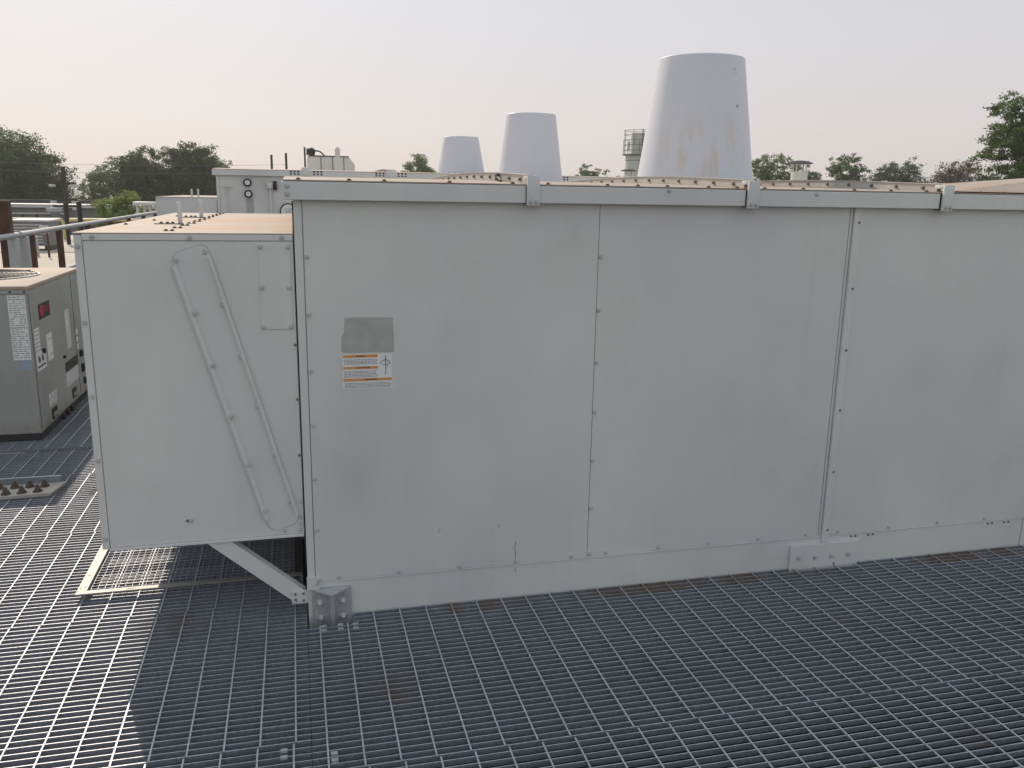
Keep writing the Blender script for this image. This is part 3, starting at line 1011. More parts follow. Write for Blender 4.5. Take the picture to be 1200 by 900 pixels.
boxpart('hood_roof', (-1.434, 9.996, 1.4925), (-0.807, 12.56, 1.498), 'roof', h3, 0.001)
for x in (-1.124, -1.054):
    boxpart('stud', (x - 0.01, 10.6, 1.4982), (x + 0.01, 10.62, 1.585), 'paint2', h3, 0.001)

# ================================================================== THINGS ON THE DECK
# screen frame lying on the grating under the hood
fr = root('screen_frame', (-0.88, 3.375, 0.004), 'cream edged wire screen lying flat on the grating under the hood', 'screen')
boxpart('frame_bar', (-0.884, 3.3750, 0.0265), (-0.020, 3.4040, 0.0325), 'frame', fr, 0.001)
for x_ in (-0.87, -0.45, -0.04):
    boxpart('frame_foot', (x_ + 0.01, 3.397, 0.0015), (x_ + 0.02, 3.4035, 0.0262), 'frame', fr, 0)
boxpart('frame_bar', (-0.884, 3.4045, 0.026), (-0.846, 4.60, 0.0325), 'frame', fr, 0.001)
boxpart('frame_bar', (-0.050, 3.4045, 0.006), (-0.021, 4.60, 0.032), 'dark', fr, 0.001)
boxpart('frame_bar', (-0.845, 4.575, 0.006), (-0.051, 4.600, 0.032), 'frame', fr, 0.001)
wm = MB()
y = 3.41
while y < 4.57:
    wm.box((-0.846, y - 0.0008, 0.0205), (-0.051, y + 0.0008, 0.0227))
    y += 0.0255
x = -0.84
while x < -0.055:
    wm.box((x - 0.0008, 3.405, 0.0185), (x + 0.0008, 4.574, 0.0204))
    x += 0.0255
wmo = wm.build('wire_mesh', 'galv', fr)
wmo['kind'] = 'stuff'
for p in ((-0.866, 3.55), (-0.873, 3.425), (-0.858, 3.437), (-0.866, 3.9)):
    MB().cyl((p[0], p[1], 0.0324), (p[0], p[1], 0.0331), 0.005, None, 10).build('bolt_hole', 'black', fr)
MB().box((-0.70, 3.384, 0.0321), (-0.665, 3.392, 0.0326)).build('bolt_hole', 'black', fr)

# base plate with studs, near the condenser
bp = root('base_plate', (-1.6, 4.75, 0.0), 'flat galvanized base plate with rusty studs on the grating at left edge', 'base plate')
MB().prism([(-2.2, 4.62), (-1.285, 4.672), (-1.250, 4.862), (-2.2, 4.846)], 0.004, 0.020, 'z').build('plate', 'cream', bp)
boxpart('upstand', (-2.2, 4.852, 0.0205), (-1.275, 4.868, 0.055), 'galv', bp, 0.001)
stud = MB().cyl((0, 0, 0), (0, 0, 0.006), 0.024, 0.023, 14).cyl((0, 0, 0.006), (0, 0, 0.021), 0.017, 0.0165, 6).cyl((0, 0, 0.021), (0, 0, 0.036), 0.0095, 0.009, 10)
stud_me = stud.mesh('stud', 'rustybolt')
for i in range(6):
    link('stud', stud_me, bp, (-1.345 - 0.072 * i, 4.792 + 0.004 * math.sin(i), 0.0202), (0, 0, i))
    link('stud', stud_me, bp, (-1.358 - 0.073 * i, 4.712 - 0.008 * i, 0.0202), (0, 0, i * 2))

# condensing unit at the left
CX0, CX1, CY0, CY1, CZ1 = -2.56, -1.610, 5.795, 7.11, 0.960
cu = root('condensing_unit', (-2.08, 6.45, 0.0), 'dark grey condensing unit covered in labels, standing left of the intake hood', 'condenser')
body = boxpart('cabinet', (CX0, CY0, 0.045), (CX1, CY1, CZ1), 'cab', cu, 0.008)
boxpart('skid', (CX0 + 0.01, CY0 + 0.008, 0.002), (CX1 - 0.004, CY1 - 0.01, 0.0445), 'dark', cu, 0.003)
rim = MB().box((CX0 - 0.008, CY0 - 0.008, CZ1 + 0.0005), (CX1 + 0.008, CY1 + 0.008, CZ1 + 0.026), 0.006)
rim.build('top_cover', 'roof', cu, True)
boxpart('top_trim', (CX0 - 0.010, CY0 - 0.010, CZ1 - 0.020), (CX1 + 0.010, CY0 - 0.001, CZ1), 'cab', cu, 0.002)
fanc = (-2.12, 6.50)
MB().lathe(fanc, [(0.40, CZ1 + 0.0262), (0.40, CZ1 + 0.034), (0.385, CZ1 + 0.034), (0.385, CZ1 + 0.0265)], 40).build('fan_ring', 'cab', cu, True)
MB().cyl((fanc[0], fanc[1], CZ1 + 0.0265), (fanc[0], fanc[1], CZ1 + 0.030), 0.384, None, 40).build('fan_opening', 'black', cu)
gm = MB()
for r in np.arange(0.04, 0.39, 0.028):
    ring = [(fanc[0] + r * math.cos(a), fanc[1] + r * math.sin(a), CZ1 + 0.036) for a in np.linspace(0, 2 * math.pi, 33)]
    gm.tube(ring, 0.002, 4)
for a in np.linspace(0, math.pi, 5)[:-1]:
    gm.tube([(fanc[0] - 0.395 * math.cos(a), fanc[1] - 0.395 * math.sin(a), CZ1 + 0.038), (fanc[0] + 0.395 * math.cos(a), fanc[1] + 0.395 * math.sin(a), CZ1 + 0.038)], 0.003, 5)
gm.build('fan_guard', 'dark', cu)
xf = CX1 + 0.0006                                      # right-hand face


def side_label(name, y0, y1, z0, z1, mat='white', lines=0, t=0.001):
    o = boxpart(name, (CX1 + 0.0002, y0, z0), (CX1 + t, y1, z1), mat, body, 0)
    if lines:
        m = MB()
        for i in range(lines):
            z = z1 - (i + 0.7) * (z1 - z0) / (lines + 0.4)
            a = y0 + 0.008
            while a < y1 - 0.012:
                w = random.uniform(0.008, 0.03)
                if random.random() < 0.8:
                    m.box((CX1 + t, a, z - 0.003), (CX1 + t + 0.0004, min(a + w, y1 - 0.006), z + 0.003))
                a += w + 0.007
        m.build('printed_text', 'greyink', o)
    return o


bdg = side_label('badge', 6.000, 6.250, 0.748, 0.845, 'black', 0, 0.004)
MB().cyl((CX1 + 0.0042, 6.055, 0.797), (CX1 + 0.0062, 6.055, 0.797), 0.040, 0.038, 24).build('emblem', 'red', bdg)
MB().box((CX1 + 0.0063, 6.033, 0.808), (CX1 + 0.0068, 6.077, 0.815)).box((CX1 + 0.0063, 6.051, 0.770), (CX1 + 0.0068, 6.059, 0.808)).build('emblem_stroke', 'black', bdg)
text_part('TRANE', 0.062, 'red', bdg, (CX1 + 0.0046, 6.170, 0.797), FACE_X, width=0.132)
side_label('spec_label', 5.852, 5.962, 0.545, 0.706, 'white', 6)
side_label('rating_label', 6.112, 6.238, 0.453, 0.632, 'white', 3)
l3 = side_label('caution_label', 5.850, 6.062, 0.432, 0.545, 'white', 0)
for a in (5.89, 5.965):
    boxpart('printed_mark', (CX1 + 0.001, a, 0.485), (CX1 + 0.0014, a + 0.022, 0.528), 'ink', l3, 0)
    boxpart('printed_mark', (CX1 + 0.001, a + 0.026, 0.482), (CX1 + 0.0014, a + 0.045, 0.515), 'ink', l3, 0)
boxpart('printed_mark', (CX1 + 0.001, 5.87, 0.452), (CX1 + 0.0014, 6.04, 0.464), 'ink', l3, 0)
for i in range(4):
    side_label('barcode_label', 6.618, 6.728, 0.448 + 0.070 * i, 0.448 + 0.070 * i + 0.064, 'white', 3)
side_label('wiring_label', 6.50, 6.868, 0.190, 0.283, 'white', 5)
side_label('notice_label', 6.032, 6.216, 0.160, 0.242, 'white', 5)
for i in range(3):
    side_label('small_label', 6.875, 6.935, 0.40 + 0.055 * i, 0.435 + 0.055 * i, 'white', 1)
for i in range(6):                                     # louvre slots
    boxpart('louvre', (CX1 + 0.0002, 6.50, 0.300 + 0.0115 * i), (CX1 + 0.006, 6.845, 0.3055 + 0.0115 * i), 'black', body, 0.001)
for y0, y1, z0, z1 in ((6.060, 6.190, 0.066, 0.137), (6.620, 6.735, 0.078, 0.147)):   # hand holes
    o = boxpart('hand_hole', (CX1 + 0.0002, y0, z0), (CX1 + 0.004, y1, z1), 'black', body, 0.001)
    boxpart('hole_flap', (CX1 + 0.0041, y0 + 0.03, z0 + 0.012), (CX1 + 0.006, y1 - 0.02, z1 - 0.03), 'cab', o, 0.001)
for y0, z0, s in ((6.47, 0.405, 0.02), (6.93, 0.33, 0.05), (6.95, 0.21, 0.06), (6.98, 0.11, 0.05), (5.99, 0.53, 0.03)):
    boxpart('service_port', (CX1 + 0.0003, y0, z0), (CX1 + 0.018, y0 + s, z0 + s), 'black', body, 0.004)
boxpart('access_seam', (CX1 + 0.0002, 6.86, 0.07), (CX1 + 0.0022, 6.864, 0.95), 'dark', body, 0)
boxpart('access_seam', (CX1 + 0.0002, 5.812, 0.07), (CX1 + 0.0022, 5.815, 0.95), 'dark', body, 0)
for p in ((6.30, 0.03), (6.42, 0.03), (6.55, 0.03)):
    boxpart('skid_block', (CX1 - 0.002, p[0], 0.004), (CX1 + 0.014, p[0] + 0.05, 0.040), 'dark', cu, 0.002)
fl = boxpart('data_label', (-1.722, CY0 - 0.0012, 0.525), (-1.622, CY0 - 0.0002, 0.930), 'white', body, 0)
m = MB()
z = 0.918
while z > 0.535:
    a = -1.717
    while a < -1.632:
        w = random.uniform(0.006, 0.026)
        if random.random() < 0.75:
            m.box((a, CY0 - 0.0016, z - 0.0022), (min(a + w, -1.628), CY0 - 0.0012, z + 0.0022))
        a += w + 0.006
    z -= 0.0135
m.box((-1.722, CY0 - 0.0016, 0.7255), (-1.622, CY0 - 0.0012, 0.7285))
m.build('printed_text', 'greyink', fl)
boxpart('paper_tag', (-1.700, CY0 - 0.0012, 0.458), (-1.625, CY0 - 0.0002, 0.520), 'blueink', body, 0)
for x in (-1.70, -1.62, -1.95):
    MB().cyl((x, CY0 - 0.0102, 0.951), (x, CY0 - 0.014, 0.951), 0.006, None, 10).build('screw', 'black', cu)

# ------------------------------------------------------------------ guard rail and post at the deck's edge
RX = -2.88
for k, (ya, yb, lab_) in enumerate(((5.2, 10.28, 'near length of grey pipe guard rail at the deck edge, ending by the brown post'),
                                    (10.36, 20.2, 'far length of grey pipe guard rail running back along the deck edge'))):
    r_ = root('guard_rail', (RX, ya, 0), lab_, 'guard rail', 'pipe guard rails along the deck edge')
    MB().cyl((RX, ya, 1.07), (RX, yb, 1.07), 0.030, None, 14).build('top_rail', 'zinc', r_, True)
    ys = (6.0, 8.0, 10.1) if k == 0 else (10.47, 10.76, 11.97, 13.6, 15.2, 16.8, 18.4, 20.0)
    for y in ys:
        w = 0.045 if y < 10.5 else 0.03
        MB().box((RX - w, y - 0.045, -0.9), (RX + w, y + 0.045, 1.044), 0.003).build('post', 'zinc' if y < 10.6 else 'rust', r_, True)
    MB().cyl((RX, ya + 0.05, 0.55), (RX, yb - 0.05, 0.55), 0.022, None, 10).build('mid_rail', 'zinc', r_, True)
bpst = MB().box((-2.995, 10.06, -6.1), (-2.89, 10.20, 1.432), 0.006).build('rusty_post', 'rust', None, True)
tag(bpst, 'thick rust brown steel post rising behind the guard rail at far left', 'post')

# ================================================================== BEYOND THE DECK
tb = root('building', (-17, 19, -6.15), 'low neighbouring building with a flat sunlit tan roof beyond the guard rail', 'building')
MB().box((-34, 11.5, -6.15), (-3.35, 31.5, -0.05)).build('wall', 'wallgrey', tb)
MB().box((-34.1, 11.4, -0.0495), (-3.25, 31.6, 0.0)).build('roof', 'tan', tb)
for y in (17.5, 23.2, 27.6):
    MB().box((-34.0, y - 0.03, 0.0003), (-3.4, y + 0.03, 0.02)).build('roof_seam', 'cream', tb)

ac = root('rooftop_unit', (-6.35, 24.1, 0), 'small grey louvred air conditioner on the tan roof', 'air conditioner')
MB().box((-6.80, 23.8, 0.12), (-5.95, 24.7, 0.72), 0.01).build('case', 'wallgrey', ac)
MB().box((-6.83, 23.77, 0.721), (-5.92, 24.73, 0.765), 0.005).build('lid', 'whitebld', ac)
for i in range(7):
    MB().box((-6.78, 23.775, 0.19 + 0.072 * i), (-6.10, 23.80, 0.225 + 0.072 * i)).build('louvre', 'zinc', ac)
for x in (-6.7, -6.05):
    MB().box((x - 0.06, 23.9, 0.004), (x + 0.06, 24.6, 0.119)).build('foot', 'dark', ac)
MB().box((-6.16, 23.77, 0.56), (-5.96, 23.799, 0.63)).box((-6.16, 23.77, 0.42), (-5.96, 23.799, 0.48)).build('marking', 'whitebld', ac)

for (x, y, h, lab_) in ((-5.80, 22.0, 0.42, 'short light stub pipe on the tan roof, in front of the louvred air conditioner'),
                        (-5.45, 21.6, 0.62, 'thin dark pipe on the tan roof, right of the louvred air conditioner')):
    sp_ = MB().cyl((x, y, 0.002), (x, y, h), 0.05 if h < 0.5 else 0.025, 0.045 if h < 0.5 else 0.02, 10)
    sp_.cyl((x, y, h), (x, y, h + 0.04), 0.06 if h < 0.5 else 0.035, None, 10)
    tag(sp_.build('vent_pipe', 'zinc' if h < 0.5 else 'rust', None, True), lab_, 'vent pipe')

gb = root('building', (-22, 46, -6.2), 'long low grey building with a bright white roof edge, left in the distance', 'building')
MB().box((-46, 45, -6.2), (-5.6, 58, 0.60)).build('wall', 'wallgrey', gb)
MB().box((-46.1, 44.8, 0.601), (-5.5, 58.1, 0.76)).build('roof_edge', 'whitebld', gb)
MB().box((-46.0, 47.0, 0.761), (-5.6, 47.2, 0.93)).build('parapet', 'dark', gb)
MB().box((-46, 44.9, 0.30), (-10.5, 44.99, 0.36)).build('ledge', 'whitebld', gb)
for i in range(14):
    x = -13.0 + 0.62 * i if i < 5 else -30 + 1.2 * (i - 5)
    MB().box((x, 44.95, -0.02), (x + 0.10, 44.992, 0.29)).build('mullion', 'dark', gb)
MB().box((-46, 44.93, -0.30), (-5.6, 44.99, -0.20)).build('ledge', 'dark', gb)

for k, (xa, xb) in enumerate(((-9.6, -6.83), (-6.72, -2.9))):
    y = 29.0
    r = 0.045
    pts = [(xa, y, 0.0), (xa, y, 0.52), (xa + 0.08, y, 0.60), (xb - 0.08, y, 0.60), (xb, y, 0.52), (xb, y, 0.0)]
    h_ = MB().tube(pts, r, 8).build('barrier_rail', 'yellow', None, True)
    tag(h_, ('pale yellow pipe barrier hoop behind the brown post, left one' if k == 0 else 'pale yellow pipe barrier hoop reaching right towards the bush'),
        'barrier', 'yellow pipe barriers on the tan roof')

for (x, y, zt, r, lab_) in ((-4.38, 20.0, 1.28, 0.05, 'black capped pole just left of the hood, in front of the grey building'),
                            (-6.15, 26.5, 1.16, 0.055, 'dark slim pole beside the utility pole')):
    pm = MB().cyl((x, y, -0.04), (x, y, zt), r, None, 12)
    tag(pm.build('pole', 'black', None, True), lab_, 'pole')
# utility pole with lamps
up = root('utility_pole', (-9.3, 40, -6.2), 'dark utility pole with cross arms and small white lamps before the left trees', 'utility pole')
MB().cyl((-9.3, 40, -6.2), (-9.25, 40, 2.4), 0.14, 0.09, 10).build('shaft', 'pole', up, True)
for z in (1.72, 1.05, 0.78):
    MB().box((-9.75, 39.9, z - 0.04), (-8.8, 39.98, z + 0.04)).build('cross_arm', 'pole', up)
    for x in (-9.68, -8.87):
        MB().box((x - 0.12, 39.8, z - 0.16), (x + 0.12, 39.9, z - 0.05), 0.02).build('lamp', 'whitebld', up)
MB().box((-9.95, 39.6, 0.55), (-9.35, 39.85, 0.70)).box((-9.9, 39.6, 0.2), (-9.4, 39.85, 0.28)).build('transformer_rack', 'zinc', up)
MB().cyl((-9.62, 39.7, -0.1), (-9.62, 39.7, 0.54), 0.17, None, 14).build('transformer', 'wallgrey', up, True)

for k, (x, y, w, h0, h1) in enumerate(((-4.50, 28.0, 0.16, -0.05, 0.80), (-4.20, 28.0, 0.14, -0.05, 0.78), (-4.36, 28.6, 0.62, 0.98, 1.17))):
    m = MB()
    if k < 2:
        m.cyl((x, y, h0), (x, y, h1), w * 0.6, None, 14).cyl((x, y, h1), (x, y, h1 + 0.05), w * 0.8, w * 0.7, 14)
    else:
        m.box((x - w / 2 - 0.03, y - 0.33, h1 - 0.10), (x + w / 2 + 0.03, y + 0.33, h1), 0.02)
        for lx in (-0.26, -0.06, 0.10, 0.27):
            m.cyl((x + lx, y, 0.002), (x + lx, y, h1 - 0.09), 0.045, None, 10)
    o = m.build('roof_vent', 'whitebld', None, True)
    tag(o, ('left white stub vent right of the bush', 'right white stub vent right of the bush', 'white flat hooded vent on pipes behind the two stub vents by the bush')[k], 'vent')

# building behind the cooling units that carries roof gear (its roof lies just under eye level)
hb = root('building', (6, 22, -6.15), 'flat roofed building behind the cooling units carrying vents and a grey penthouse', 'building')
MB().box((-0.6, 13.4, -6.1), (20, 34, 1.46)).build('wall', 'wallgrey', hb)
MB().box((-0.7, 13.3, 1.4605), (20.1, 34.1, 1.52)).build('roof', 'tan', hb)
eh = root('penthouse', (1.3, 30, 1.52), 'small grey rooftop penthouse with a chamfered right corner, left of the white pipe', 'penthouse')
MB().prism([(0.52, 1.525), (2.07, 1.525), (2.07, 2.47), (1.88, 2.70), (0.60, 2.70), (0.52, 2.64)], 30.0, 31.4, 'y').build('wall', 'paint', eh)
MB().prism([(0.55, 2.703), (1.90, 2.703), (1.86, 2.735), (0.60, 2.735)], 29.97, 31.43, 'y').build('roof', 'dark', eh)
for x in (0.95, 1.33, 1.70):
    MB().box((x, 29.985, 1.53), (x + 0.02, 29.998, 2.69)).build('seam', 'dark', eh)
bl = MB().cyl((0.63, 30.4, 2.742), (0.66, 30.4, 2.95), 0.14, 0.16, 12).cyl((0.66, 30.4, 2.95), (0.66, 30.4, 3.0), 0.13, 0.05, 12)
bl.tube([(0.80, 30.4, 2.90), (0.95, 30.4, 2.88), (1.10, 30.4, 2.742)], 0.025, 6)
tag(bl.build('blower', 'dark', None, True), 'dark round blower with a hose on the penthouse roof', 'blower')
pp = MB().cyl((0.45, 30.6, 1.525), (0.45, 30.6, 3.02), 0.03, None, 8)
tag(pp.build('pipe', 'pole', None, True), 'thin dark pipe standing at the penthouse left corner', 'pipe')
wp = MB().cyl((1.47, 29.2, 1.525), (1.47, 29.2, 2.92), 0.085, None, 16).cyl((1.47, 29.2, 2.92), (1.47, 29.2, 2.975), 0.085, 0.04, 16).cyl((1.47, 29.2, 2.05), (1.47, 29.2, 2.09), 0.095, None, 16)
tag(wp.build('flue_pipe', 'whitebld', None, True), 'upright white flue pipe in front of the grey penthouse', 'flue pipe')


def mushroom(x, y, r, z1, zc, label, capr):
    v = root('roof_vent', (x, y, 1.52), label, 'vent')
    MB().cyl((x, y, 1.525), (x, y, z1), r, None, 22).build('stack', 'whitebld', v, True)
    for a in (0.5, 2.1, 3.7, 5.3):
        MB().cyl((x + r * 0.85 * math.cos(a), y + r * 0.85 * math.sin(a), z1 - 0.05), (x + r * 0.85 * math.cos(a), y + r * 0.85 * math.sin(a), zc), 0.016, None, 6).build('cap_leg', 'whitebld', v)
    MB().lathe((x, y), [(0.001, zc + capr * 0.22), (capr * 0.6, zc + capr * 0.16), (capr, zc), (capr * 0.98, zc - 0.012), (0.001, zc + 0.0)], 26).build('rain_cap', 'dark', v, True)


mushroom(10.11, 16.0, 0.165, 2.13, 2.30, 'white roof vent with a dark rain cap, right of the biggest fan cone', 0.26)
mushroom(6.37, 16.0, 0.10, 1.97, 2.07, 'small dark capped roof vent in front of the white tower, left of the biggest cone', 0.155)

# white round tower with an antenna cage, far away
tw = root('antenna_tower', (40.7, 100, -6.2), 'distant white round tower with a railed antenna cage on top', 'tower')
tcx, tcy = 40.75, 100.0
MB().cyl((tcx, tcy, -6.2), (tcx, tcy, 6.4), 1.35, 1.35, 32).build('shaft', 'whitebld', tw, True)
MB().lathe((tcx, tcy), [(1.352, 5.75), (1.375, 5.77), (1.375, 5.83), (1.352, 5.85)], 32).build('band', 'wallgrey', tw)
MB().cyl((tcx, tcy, 6.4), (tcx, tcy, 6.52), 1.75, None, 24).build('platform', 'dark', tw)
MB().cyl((tcx + 0.3, tcy, 6.52), (tcx + 0.3, tcy, 9.0), 1.05, None, 24).build('drum', 'whitebld', tw, True)
cg = MB()
for i in range(14):
    a = 2 * math.pi * i / 14
    cg.cyl((tcx + 1.65 * math.cos(a), tcy + 1.65 * math.sin(a), 6.52), (tcx + 1.65 * math.cos(a), tcy + 1.65 * math.sin(a), 9.3 if i % 2 else 8.2), 0.03, None, 6)
for z in (7.0, 7.6, 8.2, 8.8, 9.3):
    cg.tube([(tcx + 1.65 * math.cos(a), tcy + 1.65 * math.sin(a), z) for a in np.linspace(0, 2 * math.pi, 15)], 0.03, 5)
cg.build('cage', 'wallgrey', tw)
for i, (a, z) in enumerate(((3.6, 7.4), (4.1, 8.1), (4.6, 7.4), (5.1, 8.0), (5.6, 7.5))):
    x, y = tcx + 1.5 * math.cos(a), tcy + 1.5 * math.sin(a)
    MB().box((x - 0.14, y - 0.1, z - 0.45), (x + 0.14, y + 0.1, z + 0.55), 0.03).build('antenna', 'zinc' if i % 2 else 'whitebld', tw)
MB().cyl((tcx + 0.75, tcy - 1.7, 7.9), (tcx + 1.5, tcy - 1.5, 8.9), 0.26, 0.34, 16).build('horn_antenna', 'whitebld', tw, True)
MB().cyl((tcx - 0.05, tcy - 1.42, -6.2), (tcx - 0.05, tcy - 1.78, 9.4), 0.06, None, 6).build('cable_run', 'dark', tw)
MB().tube([(tcx + 1.2, tcy - 0.5, 9.0), (tcx + 1.2, tcy - 0.5, 9.9)], 0.05, 5).box((tcx + 0.9, tcy - 0.6, 9.5), (tcx + 1.9, tcy - 0.4, 9.6)).box((tcx + 0.8, tcy - 0.6, 9.2), (tcx + 1.6, tcy - 0.4, 9.3)).build('mast', 'dark', tw)

# two distant poles and their wire
for x, zt, lab_ in ((-1.26, 3.85, 'thin dark utility pole far behind the gauges, left of a pair'), (-0.33, 3.98, 'thin dark utility pole far behind the gauges, right of a pair')):
    pm = MB().cyl((x, 60, -6.2), (x, 60, zt), 0.09, 0.075, 8)
    tag(pm.build('utility_pole', 'pole', None, True), lab_, 'utility pole', 'distant poles behind the far unit')
for z, lab_ in ((3.25, 'upper thin wire strung towards the two distant poles'), (2.75, 'lower thin wire strung towards the two distant poles')):
    wi = MB().tube([(-25 + 24.7 * t, 60.2, z + 1.2 * (t - 0.5) ** 2 - 0.3) for t in np.linspace(0, 1, 13)], 0.010, 4)
    tag(wi.build('wire', 'wallgrey', None), lab_, 'wire')


# ------------------------------------------------------------------ trees
def leaf_mesh(name, centres, size, n_per, spread, mat, off, flat=0.6):
    """leaf-sized quads scattered round twig ends"""
    c = np.repeat(np.asarray(centres), n_per, axis=0)
    n = len(c)
    pos = c + RNG.normal(0, 1, (n, 3)) * np.array([spread, spread, spread * 0.62])
    a = RNG.normal(0, 1, (n, 3))
    a[:, 2] *= flat
    a /= np.linalg.norm(a, axis=1)[:, None]
    b = RNG.normal(0, 1, (n, 3))
    b -= a * (a * b).sum(1)[:, None]
    b /= np.linalg.norm(b, axis=1)[:, None]
    s = size * RNG.uniform(0.6, 1.35, n)[:, None]
    v = np.empty((n, 4, 3))
    v[:, 0] = pos - a * s
    v[:, 1] = pos - b * s * 0.5 + a * s * 0.1
    v[:, 2] = pos + a * s
    v[:, 3] = pos + b * s * 0.5 + a * s * 0.1
    v -= np.array(off)
    me = bpy.data.meshes.new(name)
    me.vertices.add(n * 4)
    me.vertices.foreach_set('co', v.reshape(-1))
    me.loops.add(n * 4)
    me.loops.foreach_set('vertex_index', np.arange(n * 4, dtype=np.int32))
    me.polygons.add(n)
    me.polygons.foreach_set('loop_start', np.arange(0, n * 4, 4, dtype=np.int32))
    me.polygons.foreach_set('loop_total', np.full(n, 4, dtype=np.int32))
    me.materials.append(MAT[mat])
    me.update(calc_edges=True)
    me.validate()
    return me


def tree(name, label, x, y, ztop, rx, zlow, mat, seed, clumps=60, leaf=0.13, n_per=120, group=None, base=-6.2, lean=0.0, spread=None, open_=0.0, cat='tree'):
    rg = np.random.default_rng(seed)
    t = root(name, (x, y, base), label, cat, group)
    # crown: clumps spread through an uneven ellipsoid, more of them near its surface
    rz = (ztop - zlow) / 2
    cz = (ztop + zlow) / 2
    cs = []
    while len(cs) < clumps:
        d = rg.normal(0, 1, 3)
        d /= np.linalg.norm(d)
        k = rg.uniform(0.12, 1.0) ** 0.45
        wob = 0.88 + 0.13 * math.sin(3.1 * math.atan2(d[1], d[0]) + seed) * (1 - abs(d[2])) + rg.uniform(-0.10, 0.10)
        cs.append((x + lean * d[2] + rx * d[0] * k * wob, y + rx * d[1] * k * wob, cz + rz * d[2] * k * min(1.0, wob + 0.12)))
    cs = np.array(cs)
    sp = spread if spread else rx * 0.115
    sub = np.repeat(cs, 6, axis=0) + rg.normal(0, 1, (clumps * 6, 3)) * np.array([sp * 1.25, sp * 1.25, sp * 0.75])
    sub[:, 2] = np.minimum(sub[:, 2], ztop - sp * 0.3)
    me = leaf_mesh('crown', sub, leaf * 0.72, max(4, n_per // 3), sp * 0.52, mat, (x, y, base))
    link('crown', me, t)
    tr = MB()
    zf = zlow + rz * 0.3
    r0 = max(0.06, rx * 0.065)
    tr.cyl((x, y, base), (x + 0.05, y, zf), r0 * 1.25, r0 * 0.8, 9)
    for i in rg.choice(len(cs), min(18, len(cs)), replace=False):
        e = cs[i]
        z0 = rg.uniform(zf - rz * 0.4, zf)
        mid = (x + (e[0] - x) * 0.45, y + (e[1] - y) * 0.45, z0 + (e[2] - z0) * 0.62)
        tr.cyl((x, y, z0), mid, r0 * 0.5, r0 * 0.28, 6)
        tr.cyl(mid, tuple(e), r0 * 0.28, r0 * 0.08, 5)
    tr.build('trunk', 'bark', t, True)
    return t


TL = 'broad dark oaks along the left skyline'
tree('oak_tree', 'broad dark oak at the far left edge, tallest of the left skyline', -18.2, 64, 5.15, 3.9, -2.5, 'oak', 3, 260, 0.11, 200, TL)
tree('oak_tree', 'dark oak cut by the left border, behind the tallest one', -23.5, 66, 4.9, 3.4, -2.5, 'oak', 4, 130, 0.11, 170, TL)
tree('oak_tree', 'dark oak in the middle of the left skyline, left half of the round pair', -9.7, 65, 4.35, 2.5, -2.2, 'oak', 5, 190, 0.10, 190, TL)
tree('oak_tree', 'dark rounded oak just left of the far unit, right half of the round pair', -6.6, 65, 4.62, 2.7, -2.2, 'oak', 9, 210, 0.10, 190, TL)
tree('tree', 'lower lighter green tree behind the utility pole', -15.0, 78, 3.35, 2.3, -2.5, 'green', 6, 60, 0.11, 150, 'lower green trees between the oaks')
tree('tree', 'lower lighter green tree between the utility pole and the round oak pair', -12.2, 76, 3.3, 2.0, -2.5, 'green', 7, 55, 0.11, 150, 'lower green trees between the oaks')
tree('bushy_tree', 'bright young bushy tree top peeking over the guard rail', -5.95, 33, 1.52, 0.86, -0.6, 'lime', 8, 80, 0.035, 240, None)
TB = 'low tree tops on the skyline behind the cones'
tree('tree', 'small tree top left of the smallest fan cone', 9.9, 72, 4.6, 2.2, -0.6, 'green', 21, 70, 0.10, 120, TB)
tree('tree', 'feathery tree top right of the middle fan cone', 24.5, 72, 4.95, 1.5, -0.2, 'green', 22, 45, 0.10, 70, TB)
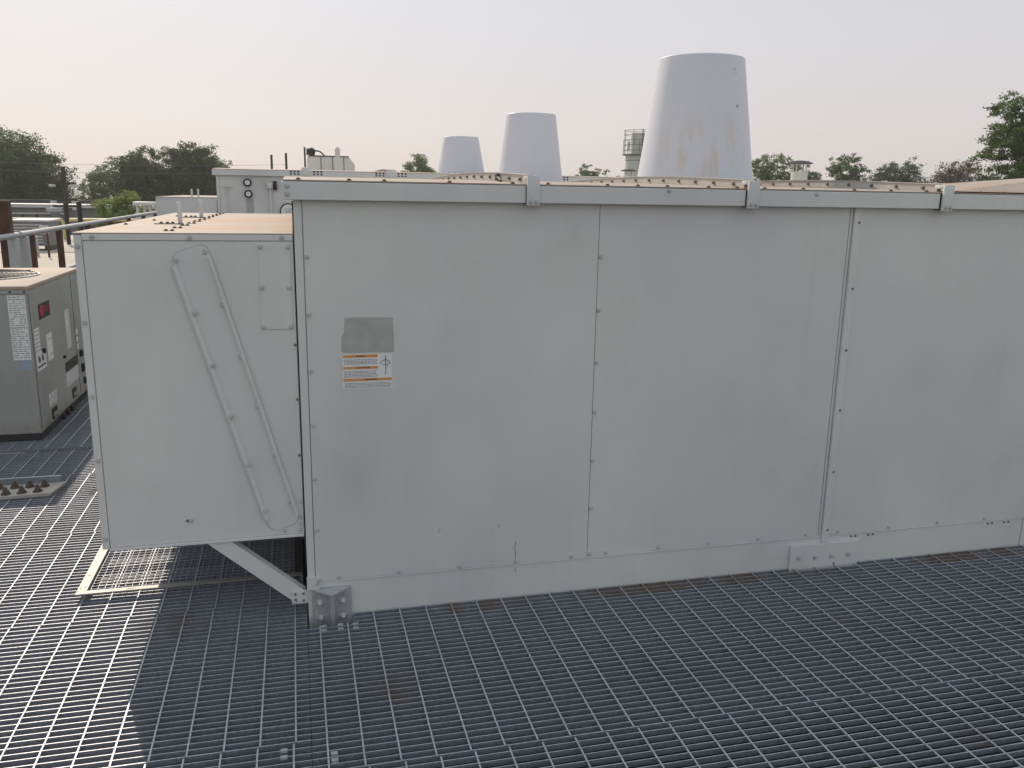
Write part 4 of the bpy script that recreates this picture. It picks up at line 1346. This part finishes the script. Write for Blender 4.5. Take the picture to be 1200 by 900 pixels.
tree('tree', 'faint low tree top left of the white tower', 27.9, 74, 4.4, 1.4, -0.4, 'green', 23, 26, 0.10, 60, TB)
TR = 'trees along the right skyline'
tree('tree', 'green tree between the biggest cone and the capped vent', 35.9, 60, 4.85, 2.2, -0.5, 'green', 31, 90, 0.10, 130, TR)
tree('tree', 'green tree just behind the dark capped vent right of the biggest cone', 38.9, 61, 4.35, 2.0, -0.5, 'green', 32, 80, 0.10, 120, TR)
tree('tree', 'pointed green tree midway between the capped vent and the bronze tree', 42.2, 60, 5.05, 1.9, -0.5, 'green', 33, 80, 0.10, 120, TR)
tree('tree', 'rounded dark tree second left of the bronze tree', 46.7, 60, 4.95, 2.3, -0.5, 'oak', 34, 90, 0.10, 130, TR)
tree('tree', 'bronze leaved tree on the right skyline', 52.6, 60, 5.1, 2.7, -0.5, 'brownleaf', 35, 90, 0.10, 110, TR)
tree('tree', 'low green tree under the tall tree at the right edge', 41.0, 42, 3.75, 1.9, -0.5, 'green', 36, 90, 0.09, 130, TR)
tree('tree', 'tall airy tree cut by the right border', 30.3, 30, 6.45, 2.6, 0.6, 'green', 37, 150, 0.075, 220, TR, spread=0.20)


# ------------------------------------------------------------------ smoky air
MAT['haze'] = bpy.data.materials.new('smoky_air')
MAT['haze'].use_nodes = True
hn = MAT['haze'].node_tree
hn.nodes.clear()
pv = hn.nodes.new('ShaderNodeVolumePrincipled')
pv.inputs['Color'].default_value = (0.93, 0.93, 0.94, 1)
pv.inputs['Density'].default_value = 0.0009
pv.inputs['Anisotropy'].default_value = 0.3
ho_ = hn.nodes.new('ShaderNodeOutputMaterial')
hn.links.new(pv.outputs[0], ho_.inputs['Volume'])
hb_ = MB().box((-2600, -2600, -7.4), (2600, 2600, 12.5)).build('haze', 'haze')
hb_['kind'] = 'stuff'

for o in bpy.data.objects:                              # fine print and wires too small to pick apart one by one
    if o.parent and o.name.split('.')[0] in ('printed_text', 'drain_slots', 'gauge_caption', 'fan_guard', 'cage', 'drawing'):
        o['kind'] = 'stuff'
